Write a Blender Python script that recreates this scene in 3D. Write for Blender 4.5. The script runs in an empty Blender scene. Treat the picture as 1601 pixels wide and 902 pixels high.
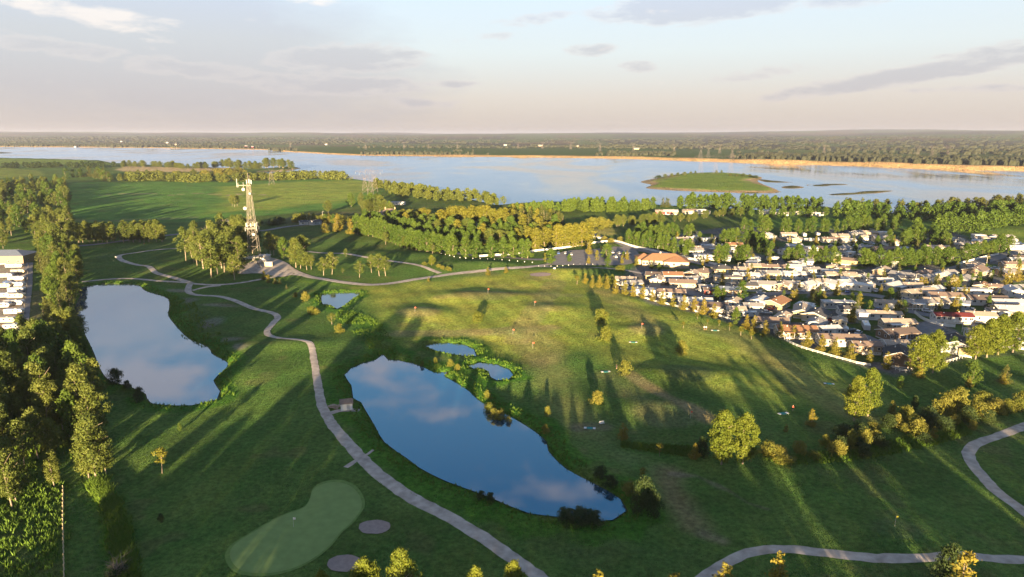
import bpy, math, random
import numpy as np
from mathutils import Vector, Matrix

# ------------------------------------------------------------------ camera, world, sun, exposure
sc = bpy.context.scene
C = sc.collection
F = 1067.0
PITCH = math.radians(12.78)
CH = 80.0
cd = bpy.data.cameras.new('camera')
cam = bpy.data.objects.new('camera', cd)
C.objects.link(cam)
cd.sensor_width = 36.0
cd.lens = 36.0 * F / 1601.0
cd.clip_start = 1.0
cd.clip_end = 90000.0
cam.location = (0, 0, CH)
cam.rotation_euler = (math.pi / 2 - PITCH, 0, 0)
sc.camera = cam

sc.view_settings.view_transform = 'Standard'
sc.view_settings.look = 'None'
sc.view_settings.gamma = 1.0
sc.view_settings.exposure = 2.6

SUN_EL = math.radians(5.7)
SUN_AZ = math.radians(182.6)          # clockwise from +Y
world = bpy.data.worlds.new("World")
sc.world = world
world.use_nodes = True


def build_world():
    nt = world.node_tree
    N, L = nt.nodes, nt.links
    bg = N['Background']
    bg.inputs[1].default_value = 0.05
    sk = N.new('ShaderNodeTexSky')
    sk.sky_type = 'NISHITA'
    sk.sun_disc = False
    sk.sun_elevation = SUN_EL
    sk.sun_rotation = SUN_AZ
    sk.altitude = 500
    tc = N.new('ShaderNodeTexCoord')
    sep = N.new('ShaderNodeSeparateXYZ')
    L.new(tc.outputs['Generated'], sep.inputs[0])

    def m(op, a, b=None, c=None):
        n = N.new('ShaderNodeMath')
        n.operation = op
        for i, v in enumerate((a, b, c)):
            if v is None:
                continue
            if isinstance(v, (int, float)):
                n.inputs[i].default_value = v
            else:
                L.new(v, n.inputs[i])
        return n.outputs[0]

    def ramp(x, stops):
        r = N.new('ShaderNodeValToRGB')
        els = r.color_ramp.elements
        while len(els) < len(stops):
            els.new(0.5)
        for e, (p, c) in zip(els, stops):
            e.position = p
            e.color = (*c, 1)
        L.new(x, r.inputs[0])
        return r.outputs[0]

    def mix(f, a, b, mode='MIX'):
        n = N.new('ShaderNodeMix')
        n.data_type = 'RGBA'
        n.blend_type = mode
        n.clamp_result = False
        if isinstance(f, (int, float)):
            n.inputs[0].default_value = f
        else:
            L.new(f, n.inputs[0])
        for i, v in ((6, a), (7, b)):
            if isinstance(v, tuple):
                n.inputs[i].default_value = (*v, 1)
            else:
                L.new(v, n.inputs[i])
        return n.outputs[2]

    el = m('ARCSINE', sep.outputs['Z'])
    az = m('ARCTAN2', sep.outputs['X'], sep.outputs['Y'])
    elp = m('MAXIMUM', el, 0.0)
    # the thin high overcast whitens the low sky (all azimuths alike), clear blue higher up
    base = ramp(elp, [(0.0, (1.95, 1.72, 1.68)), (0.05, (2.42, 2.22, 2.15)), (0.11, (2.62, 2.85, 2.95)),
                      (0.18, (2.55, 3.0, 3.4)), (0.34, (0.72, 2.0, 3.5)), (0.52, (0.2, 0.92, 2.05)), (1.0, (0.2, 0.5, 1.05))])
    skyc = mix(0.92, sk.outputs[0], base)
    # clouds on a high layer
    den = m('ADD', elp, 0.16)
    cmb = N.new('ShaderNodeCombineXYZ')
    L.new(m('DIVIDE', sep.outputs['X'], den), cmb.inputs[0])
    L.new(m('MULTIPLY', m('DIVIDE', sep.outputs['Y'], den), 1.0), cmb.inputs[1])
    cmb2 = N.new('ShaderNodeCombineXYZ')        # stretched along the horizon
    L.new(m('MULTIPLY', az, 1.0), cmb2.inputs[0])
    L.new(m('MULTIPLY', el, 3.6), cmb2.inputs[1])

    def noise(v, s, d, r=0.55, off=(0, 0, 0), dist=0.0):
        mp = N.new('ShaderNodeMapping')
        mp.inputs['Location'].default_value = off
        L.new(v, mp.inputs[0])
        n = N.new('ShaderNodeTexNoise')
        n.inputs['Scale'].default_value = s
        n.inputs['Detail'].default_value = d
        n.inputs['Roughness'].default_value = r
        n.inputs['Distortion'].default_value = dist
        L.new(mp.outputs[0], n.inputs['Vector'])
        return n.outputs[0]

    def blob(a0, e0, ra, re, tilt=0.0):
        # soft ellipse on the sky, radians
        u = m('SUBTRACT', az, a0)
        v = m('SUBTRACT', m('SUBTRACT', el, e0), m('MULTIPLY', u, tilt))
        q = m('ADD', m('POWER', m('ABSOLUTE', m('DIVIDE', u, ra)), 2.0), m('POWER', m('ABSOLUTE', m('DIVIDE', v, re)), 2.0))
        return m('MAXIMUM', m('SUBTRACT', 1.0, q), 0.0)

    n1 = noise(cmb2.outputs[0], 15.0, 10, 0.66, (1.3, 4.0, 0), 0.25)
    n2 = noise(cmb.outputs[0], 4.2, 8, 0.55, (3.1, 7.7, 0))
    n3 = noise(cmb2.outputs[0], 3.0, 5, 0.5, (8.0, 2.0, 0))

    def pa(px): return math.atan((px - 800) / F)
    def pe(py): return math.atan((451 - py) / F) - PITCH
    blobs = [
        (pa(1080), pe(12), 0.17, 0.030, 0.05, .95), (pa(1330), pe(6), 0.12, 0.022, 0.1, .6), (pa(1560), pe(0), 0.12, 0.02, 0.0, .7),
        (pa(1400), pe(128), 0.22, 0.014, 0.14, .9), (pa(1560), pe(104), 0.13, 0.016, 0.12, .7), (pa(1180), pe(118), 0.09, 0.010, 0.1, .45),
        (pa(555), pe(95), 0.12, 0.026, 0.05, .85), (pa(540), pe(135), 0.16, 0.018, 0.0, .7), (pa(660), pe(160), 0.08, 0.012, 0.0, .5),
        (pa(985), pe(107), 0.04, 0.010, 0.0, .6), (pa(910), pe(80), 0.05, 0.012, 0.05, .45), (pa(700), pe(132), 0.06, 0.007, 0.0, .5),
        (pa(330), pe(118), 0.14, 0.016, -0.08, .55), (pa(120), pe(95), 0.12, 0.014, -0.1, .5), (pa(830), pe(30), 0.07, 0.01, 0.1, .4), (pa(760), pe(60), 0.05, 0.008, 0.1, .35), (pa(1500), pe(150), 0.1, 0.006, 0.0, .4),
    ]
    s = None
    for a0, e0, ra, re, ti, w in blobs:
        b = m('MULTIPLY', blob(a0, e0, ra, re, ti), w)
        s = b if s is None else m('MAXIMUM', s, b)
    # broad grey sheet to the left
    sheet = blob(pa(180), pe(70), 0.52, 0.16, -0.12)
    d_small = m('MULTIPLY', m('SUBTRACT', m('ADD', n1, m('MULTIPLY', s, 0.46)), 0.56), 4.2)
    d_small = m('MULTIPLY', m('MINIMUM', m('MAXIMUM', d_small, 0.0), 1.0), m('MINIMUM', m('MULTIPLY', s, 4.0), 1.0))
    d_sheet = m('MULTIPLY', m('SUBTRACT', m('ADD', m('ADD', m('MULTIPLY', n3, 0.45), m('MULTIPLY', n1, 0.35)), m('MULTIPLY', sheet, 0.75)), 0.56), 2.6)
    d_sheet = m('MULTIPLY', m('MINIMUM', m('MAXIMUM', d_sheet, 0.0), 1.0), 0.85)
    # cumulus fields above the picture (seen in the ponds)
    hi = m('MINIMUM', m('MAXIMUM', m('MULTIPLY', m('SUBTRACT', el, 0.19), 9.0), 0.0), 1.0)
    left = m('MINIMUM', m('MAXIMUM', m('MULTIPLY', m('SUBTRACT', -0.28, az), 5.0), 0.0), 1.0)
    d_hi = m('MULTIPLY', m('SUBTRACT', m('ADD', n2, m('MULTIPLY', left, 0.13)), 0.51), 6.0)
    d_hi = m('MULTIPLY', m('MINIMUM', m('MAXIMUM', d_hi, 0.0), 1.0), hi)
    d_hi = m('MULTIPLY', d_hi, 0.85)
    grey = ramp(elp, [(0.0, (1.8, 1.64, 1.66)), (0.12, (2.15, 2.25, 2.38)), (0.25, (2.1, 2.6, 3.5)), (0.5, (1.6, 1.8, 2.3)), (1.0, (1.0, 1.15, 1.5))])
    lit = ramp(elp, [(0.0, (3.0, 2.6, 2.35)), (0.15, (3.5, 3.3, 3.1)), (0.27, (4.3, 4.0, 4.1)), (0.4, (3.4, 3.1, 3.3)), (1.0, (2.3, 2.2, 2.2))])
    col = mix(d_sheet, skyc, grey)
    # bright rims then grey hearts
    rim = m('MINIMUM', m('MULTIPLY', d_small, 2.5), 1.0)
    col = mix(m('MULTIPLY', rim, 0.35), col, lit)
    col = mix(m('MULTIPLY', d_small, 0.85), col, grey)
    streak = m('MULTIPLY', m('MINIMUM', m('MAXIMUM', m('MULTIPLY', m('SUBTRACT', m('ADD', n1, m('MULTIPLY', m('MAXIMUM', m('MAXIMUM', blob(pa(215), pe(55), 0.11, 0.02, -0.12), blob(pa(100), pe(38), 0.06, 0.012, 0.0)), blob(pa(510), pe(6), 0.05, 0.012, 0.0)), 0.34)), 0.64), 5.0), 0.0), 1.0), 0.8)
    col = mix(streak, col, lit)
    col = mix(d_hi, col, mix(0.45, lit, grey))
    L.new(col, bg.inputs[0])


build_world()
sd_ = bpy.data.lights.new('sun', 'SUN')
sd_.energy = 4.8
sd_.angle = math.radians(0.5)
sd_.color = (1.0, 0.74, 0.42)
sun = bpy.data.objects.new('sun', sd_)
C.objects.link(sun)
to_sun = Vector((math.sin(SUN_AZ) * math.cos(SUN_EL), math.cos(SUN_AZ) * math.cos(SUN_EL), math.sin(SUN_EL)))
sun.rotation_euler = to_sun.to_track_quat('Z', 'Y').to_euler()
sun.location = (0, -200, 120)

# ------------------------------------------------------------------ helpers
rnd = random.Random(11)


def G(px, py, z=0.0):
    cx = (px - 800.5) / F
    cy = (451 - py) / F
    dy = math.cos(PITCH) + cy * math.sin(PITCH)
    dz = -math.sin(PITCH) + cy * math.cos(PITCH)
    t = (z - CH) / dz
    return (cx * t, dy * t)


def mpp(px, py):            # metres per photo pixel at that ground point
    x, y = G(px, py)
    return (y * math.cos(PITCH) + CH * math.sin(PITCH)) / F


_tab = np.random.RandomState(5).rand(256, 256)


def vn(x, y, s, seed=0):
    x = np.asarray(x, float) / s + seed * 17.31
    y = np.asarray(y, float) / s + seed * 9.73
    xi = np.floor(x).astype(int)
    yi = np.floor(y).astype(int)
    fx = x - xi
    fy = y - yi
    fx = fx * fx * (3 - 2 * fx)
    fy = fy * fy * (3 - 2 * fy)
    a = _tab[xi & 255, yi & 255]
    b = _tab[(xi + 1) & 255, yi & 255]
    c = _tab[xi & 255, (yi + 1) & 255]
    d = _tab[(xi + 1) & 255, (yi + 1) & 255]
    return (a * (1 - fx) + b * fx) * (1 - fy) + (c * (1 - fx) + d * fx) * fy


def sstep(a, b, x):
    t = np.clip((np.asarray(x, float) - a) / (b - a), 0, 1)
    return t * t * (3 - 2 * t)


def psd(x, y, poly, margin=60.0):
    """signed distance, negative inside; far points get +margin"""
    x = np.atleast_1d(np.asarray(x, float))
    y = np.atleast_1d(np.asarray(y, float))
    P = np.asarray(poly, float)
    out = np.full(x.shape, margin)
    sel = (x > P[:, 0].min() - margin) & (x < P[:, 0].max() + margin) & (y > P[:, 1].min() - margin) & (y < P[:, 1].max() + margin)
    if not sel.any():
        return out
    xs, ys = x[sel], y[sel]
    d2 = np.full(xs.shape, 1e18)
    ins = np.zeros(xs.shape, bool)
    n = len(P)
    for i in range(n):
        ax, ay = P[i]
        bx, by = P[(i + 1) % n]
        ex, ey = bx - ax, by - ay
        l2 = ex * ex + ey * ey + 1e-12
        t = np.clip(((xs - ax) * ex + (ys - ay) * ey) / l2, 0, 1)
        dx = xs - (ax + t * ex)
        dy = ys - (ay + t * ey)
        d2 = np.minimum(d2, dx * dx + dy * dy)
        if ay != by:
            c = ((ay > ys) != (by > ys)) & (xs < (bx - ax) * (ys - ay) / (by - ay) + ax)
            ins ^= c
    d = np.sqrt(d2)
    d[ins] *= -1
    out[sel] = np.minimum(d, margin)
    return out


def smooth(pts, step, closed=False):
    """Catmull-Rom through points, resampled"""
    P = [Vector((p[0], p[1])) for p in pts]
    n = len(P)
    out = []
    rng = range(n) if closed else range(n - 1)
    for i in rng:
        if closed:
            p0, p1, p2, p3 = P[(i - 1) % n], P[i], P[(i + 1) % n], P[(i + 2) % n]
        else:
            p0, p1, p2, p3 = P[max(i - 1, 0)], P[i], P[i + 1], P[min(i + 2, n - 1)]
        k = max(1, int((p2 - p1).length / step))
        for j in range(k):
            t = j / k
            out.append(0.5 * ((2 * p1) + (-p0 + p2) * t + (2 * p0 - 5 * p1 + 4 * p2 - p3) * t * t + (-p0 + 3 * p1 - 3 * p2 + p3) * t ** 3))
    if not closed:
        out.append(P[-1])
    return [(v.x, v.y) for v in out]


def GP(pts, z=0.0):
    return [G(a, b, z) for a, b in pts]


def mesh(name, verts, faces, mats=(), midx=None, smooth_=False):
    me = bpy.data.meshes.new(name)
    me.from_pydata(verts, [], faces)
    for m in mats:
        me.materials.append(m)
    if midx is not None:
        me.polygons.foreach_set('material_index', midx)
    if smooth_:
        me.polygons.foreach_set('use_smooth', [True] * len(me.polygons))
    me.update()
    return me


def link(name, me, parent=None, loc=(0, 0, 0), rz=0.0, scale=None):
    o = bpy.data.objects.new(name, me)
    C.objects.link(o)
    o.location = loc
    o.rotation_euler = (0, 0, rz)
    if scale:
        o.scale = scale
    if parent:
        o.parent = parent
    return o


_seen = {}


def tag(o, label, cat, group=None):
    o['label'] = label
    o['category'] = cat
    if group:
        o['group'] = group
    return o


def thing(name, label, cat, loc=(0, 0, 0), rz=0.0, group=None, scale=None):
    o = link(name, None, None, loc, rz, scale)
    o.empty_display_size = 0.5
    return tag(o, label, cat, group)


def struct(name, me):
    o = link(name, me)
    o['kind'] = 'structure'
    return o


ORD = ['first', 'second', 'third', 'fourth', 'fifth', 'sixth', 'seventh', 'eighth', 'ninth', 'tenth', 'eleventh', 'twelfth',
       'thirteenth', 'fourteenth', 'fifteenth', 'sixteenth', 'seventeenth', 'eighteenth', 'nineteenth', 'twentieth',
       'twenty-first', 'twenty-second', 'twenty-third', 'twenty-fourth', 'twenty-fifth', 'twenty-sixth', 'twenty-seventh',
       'twenty-eighth', 'twenty-ninth', 'thirtieth']


class MB:
    """collects boxes, bars and plates into one mesh"""

    def __init__(s):
        s.v, s.f, s.m = [], [], []

    def add(s, verts, faces, mi=0):
        b = len(s.v)
        s.v += [tuple(v) for v in verts]
        s.f += [tuple(b + i for i in f) for f in faces]
        s.m += [mi] * len(faces)
        return s

    def box(s, c, d, mi=0, rz=0.0, top=1.0):
        x, y, z = d[0] / 2, d[1] / 2, d[2] / 2
        ca, sa = math.cos(rz), math.sin(rz)
        vs = []
        for k, (sx, sy, sz) in enumerate([(-1, -1, -1), (1, -1, -1), (1, 1, -1), (-1, 1, -1), (-1, -1, 1), (1, -1, 1), (1, 1, 1), (-1, 1, 1)]):
            t = top if sz > 0 else 1.0
            px, py = sx * x * t, sy * y * t
            vs.append((c[0] + px * ca - py * sa, c[1] + px * sa + py * ca, c[2] + sz * z))
        return s.add(vs, [(0, 3, 2, 1), (4, 5, 6, 7), (0, 1, 5, 4), (1, 2, 6, 5), (2, 3, 7, 6), (3, 0, 4, 7)], mi)

    def bar(s, a, b, r, mi=0, n=4, r2=None):
        a, b = Vector(a), Vector(b)
        r2 = r if r2 is None else r2
        d = (b - a).normalized()
        u = d.orthogonal().normalized()
        w = d.cross(u)
        vs = []
        for p, rr in ((a, r), (b, r2)):
            for i in range(n):
                t = 2 * math.pi * (i + .5) / n
                vs.append(p + (u * math.cos(t) + w * math.sin(t)) * rr)
        fs = [(i, (i + 1) % n, n + (i + 1) % n, n + i) for i in range(n)] + [tuple(range(n - 1, -1, -1)), tuple(range(n, 2 * n))]
        return s.add(vs, fs, mi)

    def build(s, name, mats, parent=None, **k):
        if not isinstance(mats, (list, tuple)):
            mats = [mats]
        return link(name, mesh(name, s.v, s.f, mats, s.m), parent, **k)

    def mesh(s, name, mats, sm=False):
        if not isinstance(mats, (list, tuple)):
            mats = [mats]
        return mesh(name, s.v, s.f, mats, s.m, sm)


# ------------------------------------------------------------------ materials
def newmat(name):
    m = bpy.data.materials.new(name)
    m.use_nodes = True
    return m, m.node_tree.nodes, m.node_tree.links, m.node_tree.nodes['Principled BSDF']


def mat(name, col, rough=0.85, var=0.18, scale=1.5, metal=0.0, spec=0.2, rand=0.0, bump=0.0):
    m, N, L, p = newmat(name)
    p.inputs['Roughness'].default_value = rough
    p.inputs['Metallic'].default_value = metal
    p.inputs['Specular IOR Level'].default_value = spec
    tc = N.new('ShaderNodeTexCoord')
    nz = N.new('ShaderNodeTexNoise')
    nz.inputs['Scale'].default_value = scale
    nz.inputs['Detail'].default_value = 5
    L.new(tc.outputs['Object'], nz.inputs['Vector'])
    mr = N.new('ShaderNodeMapRange')
    mr.inputs['From Min'].default_value = .25
    mr.inputs['From Max'].default_value = .75
    mr.inputs['To Min'].default_value = 1 - var
    mr.inputs['To Max'].default_value = 1 + var
    L.new(nz.outputs[0], mr.inputs[0])
    val = mr.outputs[0]
    if rand:
        oi = N.new('ShaderNodeObjectInfo')
        r2 = N.new('ShaderNodeMapRange')
        r2.inputs['To Min'].default_value = 1 - rand
        r2.inputs['To Max'].default_value = 1 + rand
        L.new(oi.outputs['Random'], r2.inputs[0])
        mu = N.new('ShaderNodeMath')
        mu.operation = 'MULTIPLY'
        L.new(val, mu.inputs[0])
        L.new(r2.outputs[0], mu.inputs[1])
        val = mu.outputs[0]
    vm = N.new('ShaderNodeVectorMath')
    vm.operation = 'SCALE'
    vm.inputs[0].default_value = col
    L.new(val, vm.inputs['Scale'])
    L.new(vm.outputs[0], p.inputs['Base Color'])
    if bump:
        b = N.new('ShaderNodeBump')
        b.inputs['Strength'].default_value = bump
        b.inputs['Distance'].default_value = 0.1
        L.new(nz.outputs[0], b.inputs['Height'])
        L.new(b.outputs[0], p.inputs['Normal'])
    return m


def leafmat(name, col, col2):
    """foliage: hue drifts from tree to tree and from clump to clump"""
    m, N, L, p = newmat(name)
    p.inputs['Roughness'].default_value = .6
    p.inputs['Specular IOR Level'].default_value = .15
    at = N.new('ShaderNodeAttribute')
    at.attribute_name = 'tint'
    oi = N.new('ShaderNodeObjectInfo')
    ad = N.new('ShaderNodeMath')
    ad.operation = 'ADD'
    L.new(at.outputs['Fac'], ad.inputs[0])
    L.new(oi.outputs['Random'], ad.inputs[1])
    hf = N.new('ShaderNodeMath')
    hf.operation = 'MULTIPLY'
    hf.inputs[1].default_value = .5
    L.new(ad.outputs[0], hf.inputs[0])
    mx = N.new('ShaderNodeMix')
    mx.data_type = 'RGBA'
    mx.inputs[6].default_value = (*col, 1)
    mx.inputs[7].default_value = (*col2, 1)
    L.new(hf.outputs[0], mx.inputs[0])
    L.new(mx.outputs[2], p.inputs['Base Color'])
    tr = N.new('ShaderNodeBsdfTranslucent')
    L.new(mx.outputs[2], tr.inputs[0])
    ms = N.new('ShaderNodeMixShader')
    ms.inputs[0].default_value = .14
    L.new(p.outputs[0], ms.inputs[1])
    L.new(tr.outputs[0], ms.inputs[2])
    L.new(ms.outputs[0], N['Material Output'].inputs[0])
    return m


def groundmat(name, strength=1.0, dist=0.35, big=True, rough=.95):
    m, N, L, p = newmat(name)
    p.inputs['Roughness'].default_value = rough
    p.inputs['Specular IOR Level'].default_value = .05
    at = N.new('ShaderNodeAttribute')
    at.attribute_name = 'base'
    tc = N.new('ShaderNodeTexCoord')
    vals = []
    for s, d, lo, hi in ((0.035, 6, .78, 1.22), (0.9, 6, .6, 1.4)):
        nz = N.new('ShaderNodeTexNoise')
        nz.inputs['Scale'].default_value = s
        nz.inputs['Detail'].default_value = d
        nz.inputs['Roughness'].default_value = .62
        L.new(tc.outputs['Object'], nz.inputs['Vector'])
        mr = N.new('ShaderNodeMapRange')
        mr.inputs['From Min'].default_value = .3
        mr.inputs['From Max'].default_value = .7
        mr.inputs['To Min'].default_value = lo
        mr.inputs['To Max'].default_value = hi
        L.new(nz.outputs[0], mr.inputs[0])
        vals.append((mr.outputs[0], nz))
    # hue drift to dry straw
    mx = N.new('ShaderNodeMix')
    mx.data_type = 'RGBA'
    mx.blend_type = 'MULTIPLY'
    mx.inputs[0].default_value = 1
    L.new(at.outputs['Color'], mx.inputs[6])
    n3 = N.new('ShaderNodeTexNoise')
    n3.inputs['Scale'].default_value = .06
    n3.inputs['Detail'].default_value = 7
    n3.inputs['Roughness'].default_value = .65
    L.new(tc.outputs['Object'], n3.inputs['Vector'])
    rp = N.new('ShaderNodeValToRGB')
    rp.color_ramp.elements[0].position = .38
    rp.color_ramp.elements[0].color = (.82, .96, .9, 1)
    rp.color_ramp.elements[1].position = .66
    rp.color_ramp.elements[1].color = (1.25, 1.12, 1.15, 1)
    L.new(n3.outputs[0], rp.inputs[0])
    L.new(rp.outputs[0], mx.inputs[7])
    mu = N.new('ShaderNodeMath')
    mu.operation = 'MULTIPLY'
    L.new(vals[0][0], mu.inputs[0])
    L.new(vals[1][0], mu.inputs[1])
    vm = N.new('ShaderNodeVectorMath')
    vm.operation = 'SCALE'
    L.new(mx.outputs[2], vm.inputs[0])
    L.new(mu.outputs[0], vm.inputs['Scale'])
    L.new(vm.outputs[0], p.inputs['Base Color'])
    # blades and tufts stand upright, so much of the turf surface faces sideways: the low sun catches it
    nb = N.new('ShaderNodeTexNoise')
    nb.inputs['Scale'].default_value = 4.5 / dist
    nb.inputs['Detail'].default_value = 4
    nb.inputs['Roughness'].default_value = .75
    L.new(tc.outputs['Object'], nb.inputs['Vector'])
    sb = N.new('ShaderNodeVectorMath')
    sb.operation = 'SUBTRACT'
    L.new(nb.outputs['Color'], sb.inputs[0])
    sb.inputs[1].default_value = (.5, .5, .5)
    ml = N.new('ShaderNodeVectorMath')
    ml.operation = 'MULTIPLY'
    L.new(sb.outputs[0], ml.inputs[0])
    ml.inputs[1].default_value = (strength, strength, 0)
    ge = N.new('ShaderNodeNewGeometry')
    ad = N.new('ShaderNodeVectorMath')
    ad.operation = 'ADD'
    L.new(ge.outputs['Normal'], ad.inputs[0])
    L.new(ml.outputs[0], ad.inputs[1])
    nn = N.new('ShaderNodeVectorMath')
    nn.operation = 'NORMALIZE'
    L.new(ad.outputs[0], nn.inputs[0])
    L.new(nn.outputs[0], p.inputs['Normal'])
    return m


def watermat(name, deep, ior=1.45, rip=0.02, scale=.35, rough=.03, tint=(.9, .9, .9), streaks=False):
    m, N, L, p = newmat(name)
    out = N['Material Output']
    tc = N.new('ShaderNodeTexCoord')
    mp = N.new('ShaderNodeMapping')
    mp.inputs['Scale'].default_value = (1, .35, 1)
    L.new(tc.outputs['Object'], mp.inputs[0])
    nz = N.new('ShaderNodeTexNoise')
    nz.inputs['Scale'].default_value = scale
    nz.inputs['Detail'].default_value = 6
    L.new(mp.outputs[0], nz.inputs['Vector'])
    b = N.new('ShaderNodeBump')
    b.inputs['Strength'].default_value = 1
    b.inputs['Distance'].default_value = rip
    L.new(nz.outputs[0], b.inputs['Height'])
    fr = N.new('ShaderNodeFresnel')
    fr.inputs[0].default_value = ior
    gl = N.new('ShaderNodeBsdfGlossy')
    gl.inputs['Roughness'].default_value = rough
    gl.inputs['Color'].default_value = (*tint, 1)
    L.new(b.outputs[0], gl.inputs['Normal'])
    if streaks:                      # calm slicks among ruffled water, paler reflection also put into the tint
        m2 = N.new('ShaderNodeMapping')
        m2.inputs['Scale'].default_value = (.004, .0016, 1)
        L.new(tc.outputs['Object'], m2.inputs[0])
        n2 = N.new('ShaderNodeTexNoise')
        n2.inputs['Scale'].default_value = 1
        n2.inputs['Detail'].default_value = 7
        n2.inputs['Roughness'].default_value = .62
        n2.inputs['Distortion'].default_value = .6
        L.new(m2.outputs[0], n2.inputs['Vector'])
        r2 = N.new('ShaderNodeMapRange')
        r2.inputs['From Min'].default_value = .50
        r2.inputs['From Max'].default_value = .62
        r2.inputs['To Min'].default_value = .24
        r2.inputs['To Max'].default_value = .05
        L.new(n2.outputs[0], r2.inputs[0])
        L.new(r2.outputs[0], gl.inputs['Roughness'])
        mc = N.new('ShaderNodeMix')
        mc.data_type = 'RGBA'
        mc.inputs[6].default_value = (.74, .85, .95, 1)
        mc.inputs[7].default_value = (1, 1, 1, 1)
        r3 = N.new('ShaderNodeMapRange')
        r3.inputs['From Min'].default_value = .42
        r3.inputs['From Max'].default_value = .66
        L.new(n2.outputs[0], r3.inputs[0])
        L.new(r3.outputs[0], mc.inputs[0])
        L.new(mc.outputs[2], gl.inputs['Color'])
    L.new(b.outputs[0], fr.inputs['Normal'])
    p.inputs['Base Color'].default_value = (*deep, 1)
    p.inputs['Roughness'].default_value = .6
    p.inputs['Specular IOR Level'].default_value = 0
    ms = N.new('ShaderNodeMixShader')
    L.new(fr.outputs[0], ms.inputs[0])
    L.new(p.outputs[0], ms.inputs[1])
    L.new(gl.outputs[0], ms.inputs[2])
    L.new(ms.outputs[0], out.inputs[0])
    return m


M = {}
M['ground'] = groundmat('grass_ground', 22.0, 1.0)
M['far'] = groundmat('far_ground', 22.0, 6.0)
M['pond'] = watermat('pond_water', (.006, .045, .085), 3.6, .004)
M['lake'] = watermat('lake_water', (.08, .13, .19), 1.75, .35, .05, .2, (.84, .93, 1.0), True)
M['path'] = mat('gravel_path', (.36, .31, .27), .95, .36, .45, bump=.6)
M['road'] = mat('road_asphalt', (.17, .165, .17), .95, .22, .5, bump=.4)
M['lot'] = mat('parking_asphalt', (.20, .185, .18), .95, .2, .3, bump=.3)
M['bunker'] = mat('bunker_sand', (.27, .21, .19), .98, .15, 1.2, bump=.5)
M['sand'] = mat('beach_sand', (.42, .31, .2), .98, .25, .08, bump=.5)
M['bark'] = mat('bark', (.26, .2, .15), .95, .3, 3, rand=.25)
M['white_bark'] = mat('white_bark', (.26, .21, .16), .95, .3, 3, rand=.2)
M['leaf_poplar'] = leafmat('poplar_leaves', (.032, .068, .009), (.082, .118, .015))
M['leaf_cotton'] = leafmat('cottonwood_leaves', (.058, .092, .010), (.135, .148, .016))
M['leaf_gold'] = leafmat('golden_poplar_leaves', (.085, .098, .013), (.15, .138, .018))
M['leaf_forest'] = leafmat('forest_leaves', (.045, .072, .013), (.125, .14, .026))
M['leaf_spruce'] = leafmat('spruce_needles', (.045, .062, .018), (.095, .10, .02))
M['leaf_larch'] = leafmat('young_spruce_needles', (.11, .115, .016), (.19, .15, .022))
M['leaf_dark'] = leafmat('dark_shrub_leaves', (.02, .04, .012), (.045, .065, .018))
M['leaf_bush'] = leafmat('bush_leaves', (.07, .10, .013), (.19, .165, .032))
M['twig'] = mat('bare_twigs', (.14, .12, .11), .95, .2, 3)
M['white'] = mat('white_paint', (.6, .58, .56), .6, .06, .8)
M['fence_white'] = mat('white_vinyl', (.55, .54, .52), .5, .05, .8)
M['wood'] = mat('weathered_wood', (.42, .33, .2), .9, .25, 2)
M['steel'] = mat('galvanised_steel', (.20, .18, .15), .5, .1, 1, metal=.2)
M['pylon'] = mat('pylon_steel', (.17, .14, .14), .6, .1, 1, metal=.2)
M['dish'] = mat('dish_white', (.36, .35, .33), .5, .04, 1)
M['glass'] = mat('window_glass', (.03, .035, .045), .12, .1, 2, spec=.6)
M['tyre'] = mat('tyre_rubber', (.02, .02, .02), .9, .1, 2)
M['dark'] = mat('dark_trim', (.04, .04, .045), .7, .1, 2)
M['concrete'] = mat('concrete', (.4, .38, .35), .9, .1, 1)
WALLC = {'white': (.68, .66, .64), 'cream': (.62, .53, .38), 'beige': (.48, .41, .31), 'grey': (.42, .42, .43), 'yellow': (.62, .5, .24),
         'tan': (.42, .31, .2), 'brown': (.19, .13, .09), 'dark red': (.22, .045, .04), 'pale grey': (.56, .55, .54), 'pale blue': (.45, .5, .56)}
ROOFC = {'brown': (.23, .17, .14), 'dark brown': (.13, .10, .09), 'grey': (.28, .27, .27), 'dark grey': (.085, .085, .095), 'tan': (.38, .31, .25),
         'orange-brown': (.28, .15, .085), 'white': (.62, .61, .60), 'pale grey': (.5, .49, .49), 'red': (.15, .03, .03), 'blue-grey': (.15, .18, .24),
         'black': (.045, .045, .05)}
for k, v in WALLC.items():
    M['w_' + k] = mat('siding_' + k.replace(' ', '_'), tuple(c * .68 for c in v), .7, .08, .6)
for k, v in ROOFC.items():
    M['r_' + k] = mat('shingles_' + k.replace('-', '_').replace(' ', '_'), tuple(c * .85 for c in v), .9, .2, 1.8, bump=.4)
for k, v in {'white': (.36, .36, .37), 'silver': (.45, .46, .48), 'red': (.4, .03, .03), 'black': (.02, .02, .025), 'blue': (.04, .09, .25), 'tan': (.4, .34, .25)}.items():
    M['c_' + k] = mat('car_paint_' + k, v, .3, .03, 1, spec=.6)

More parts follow.
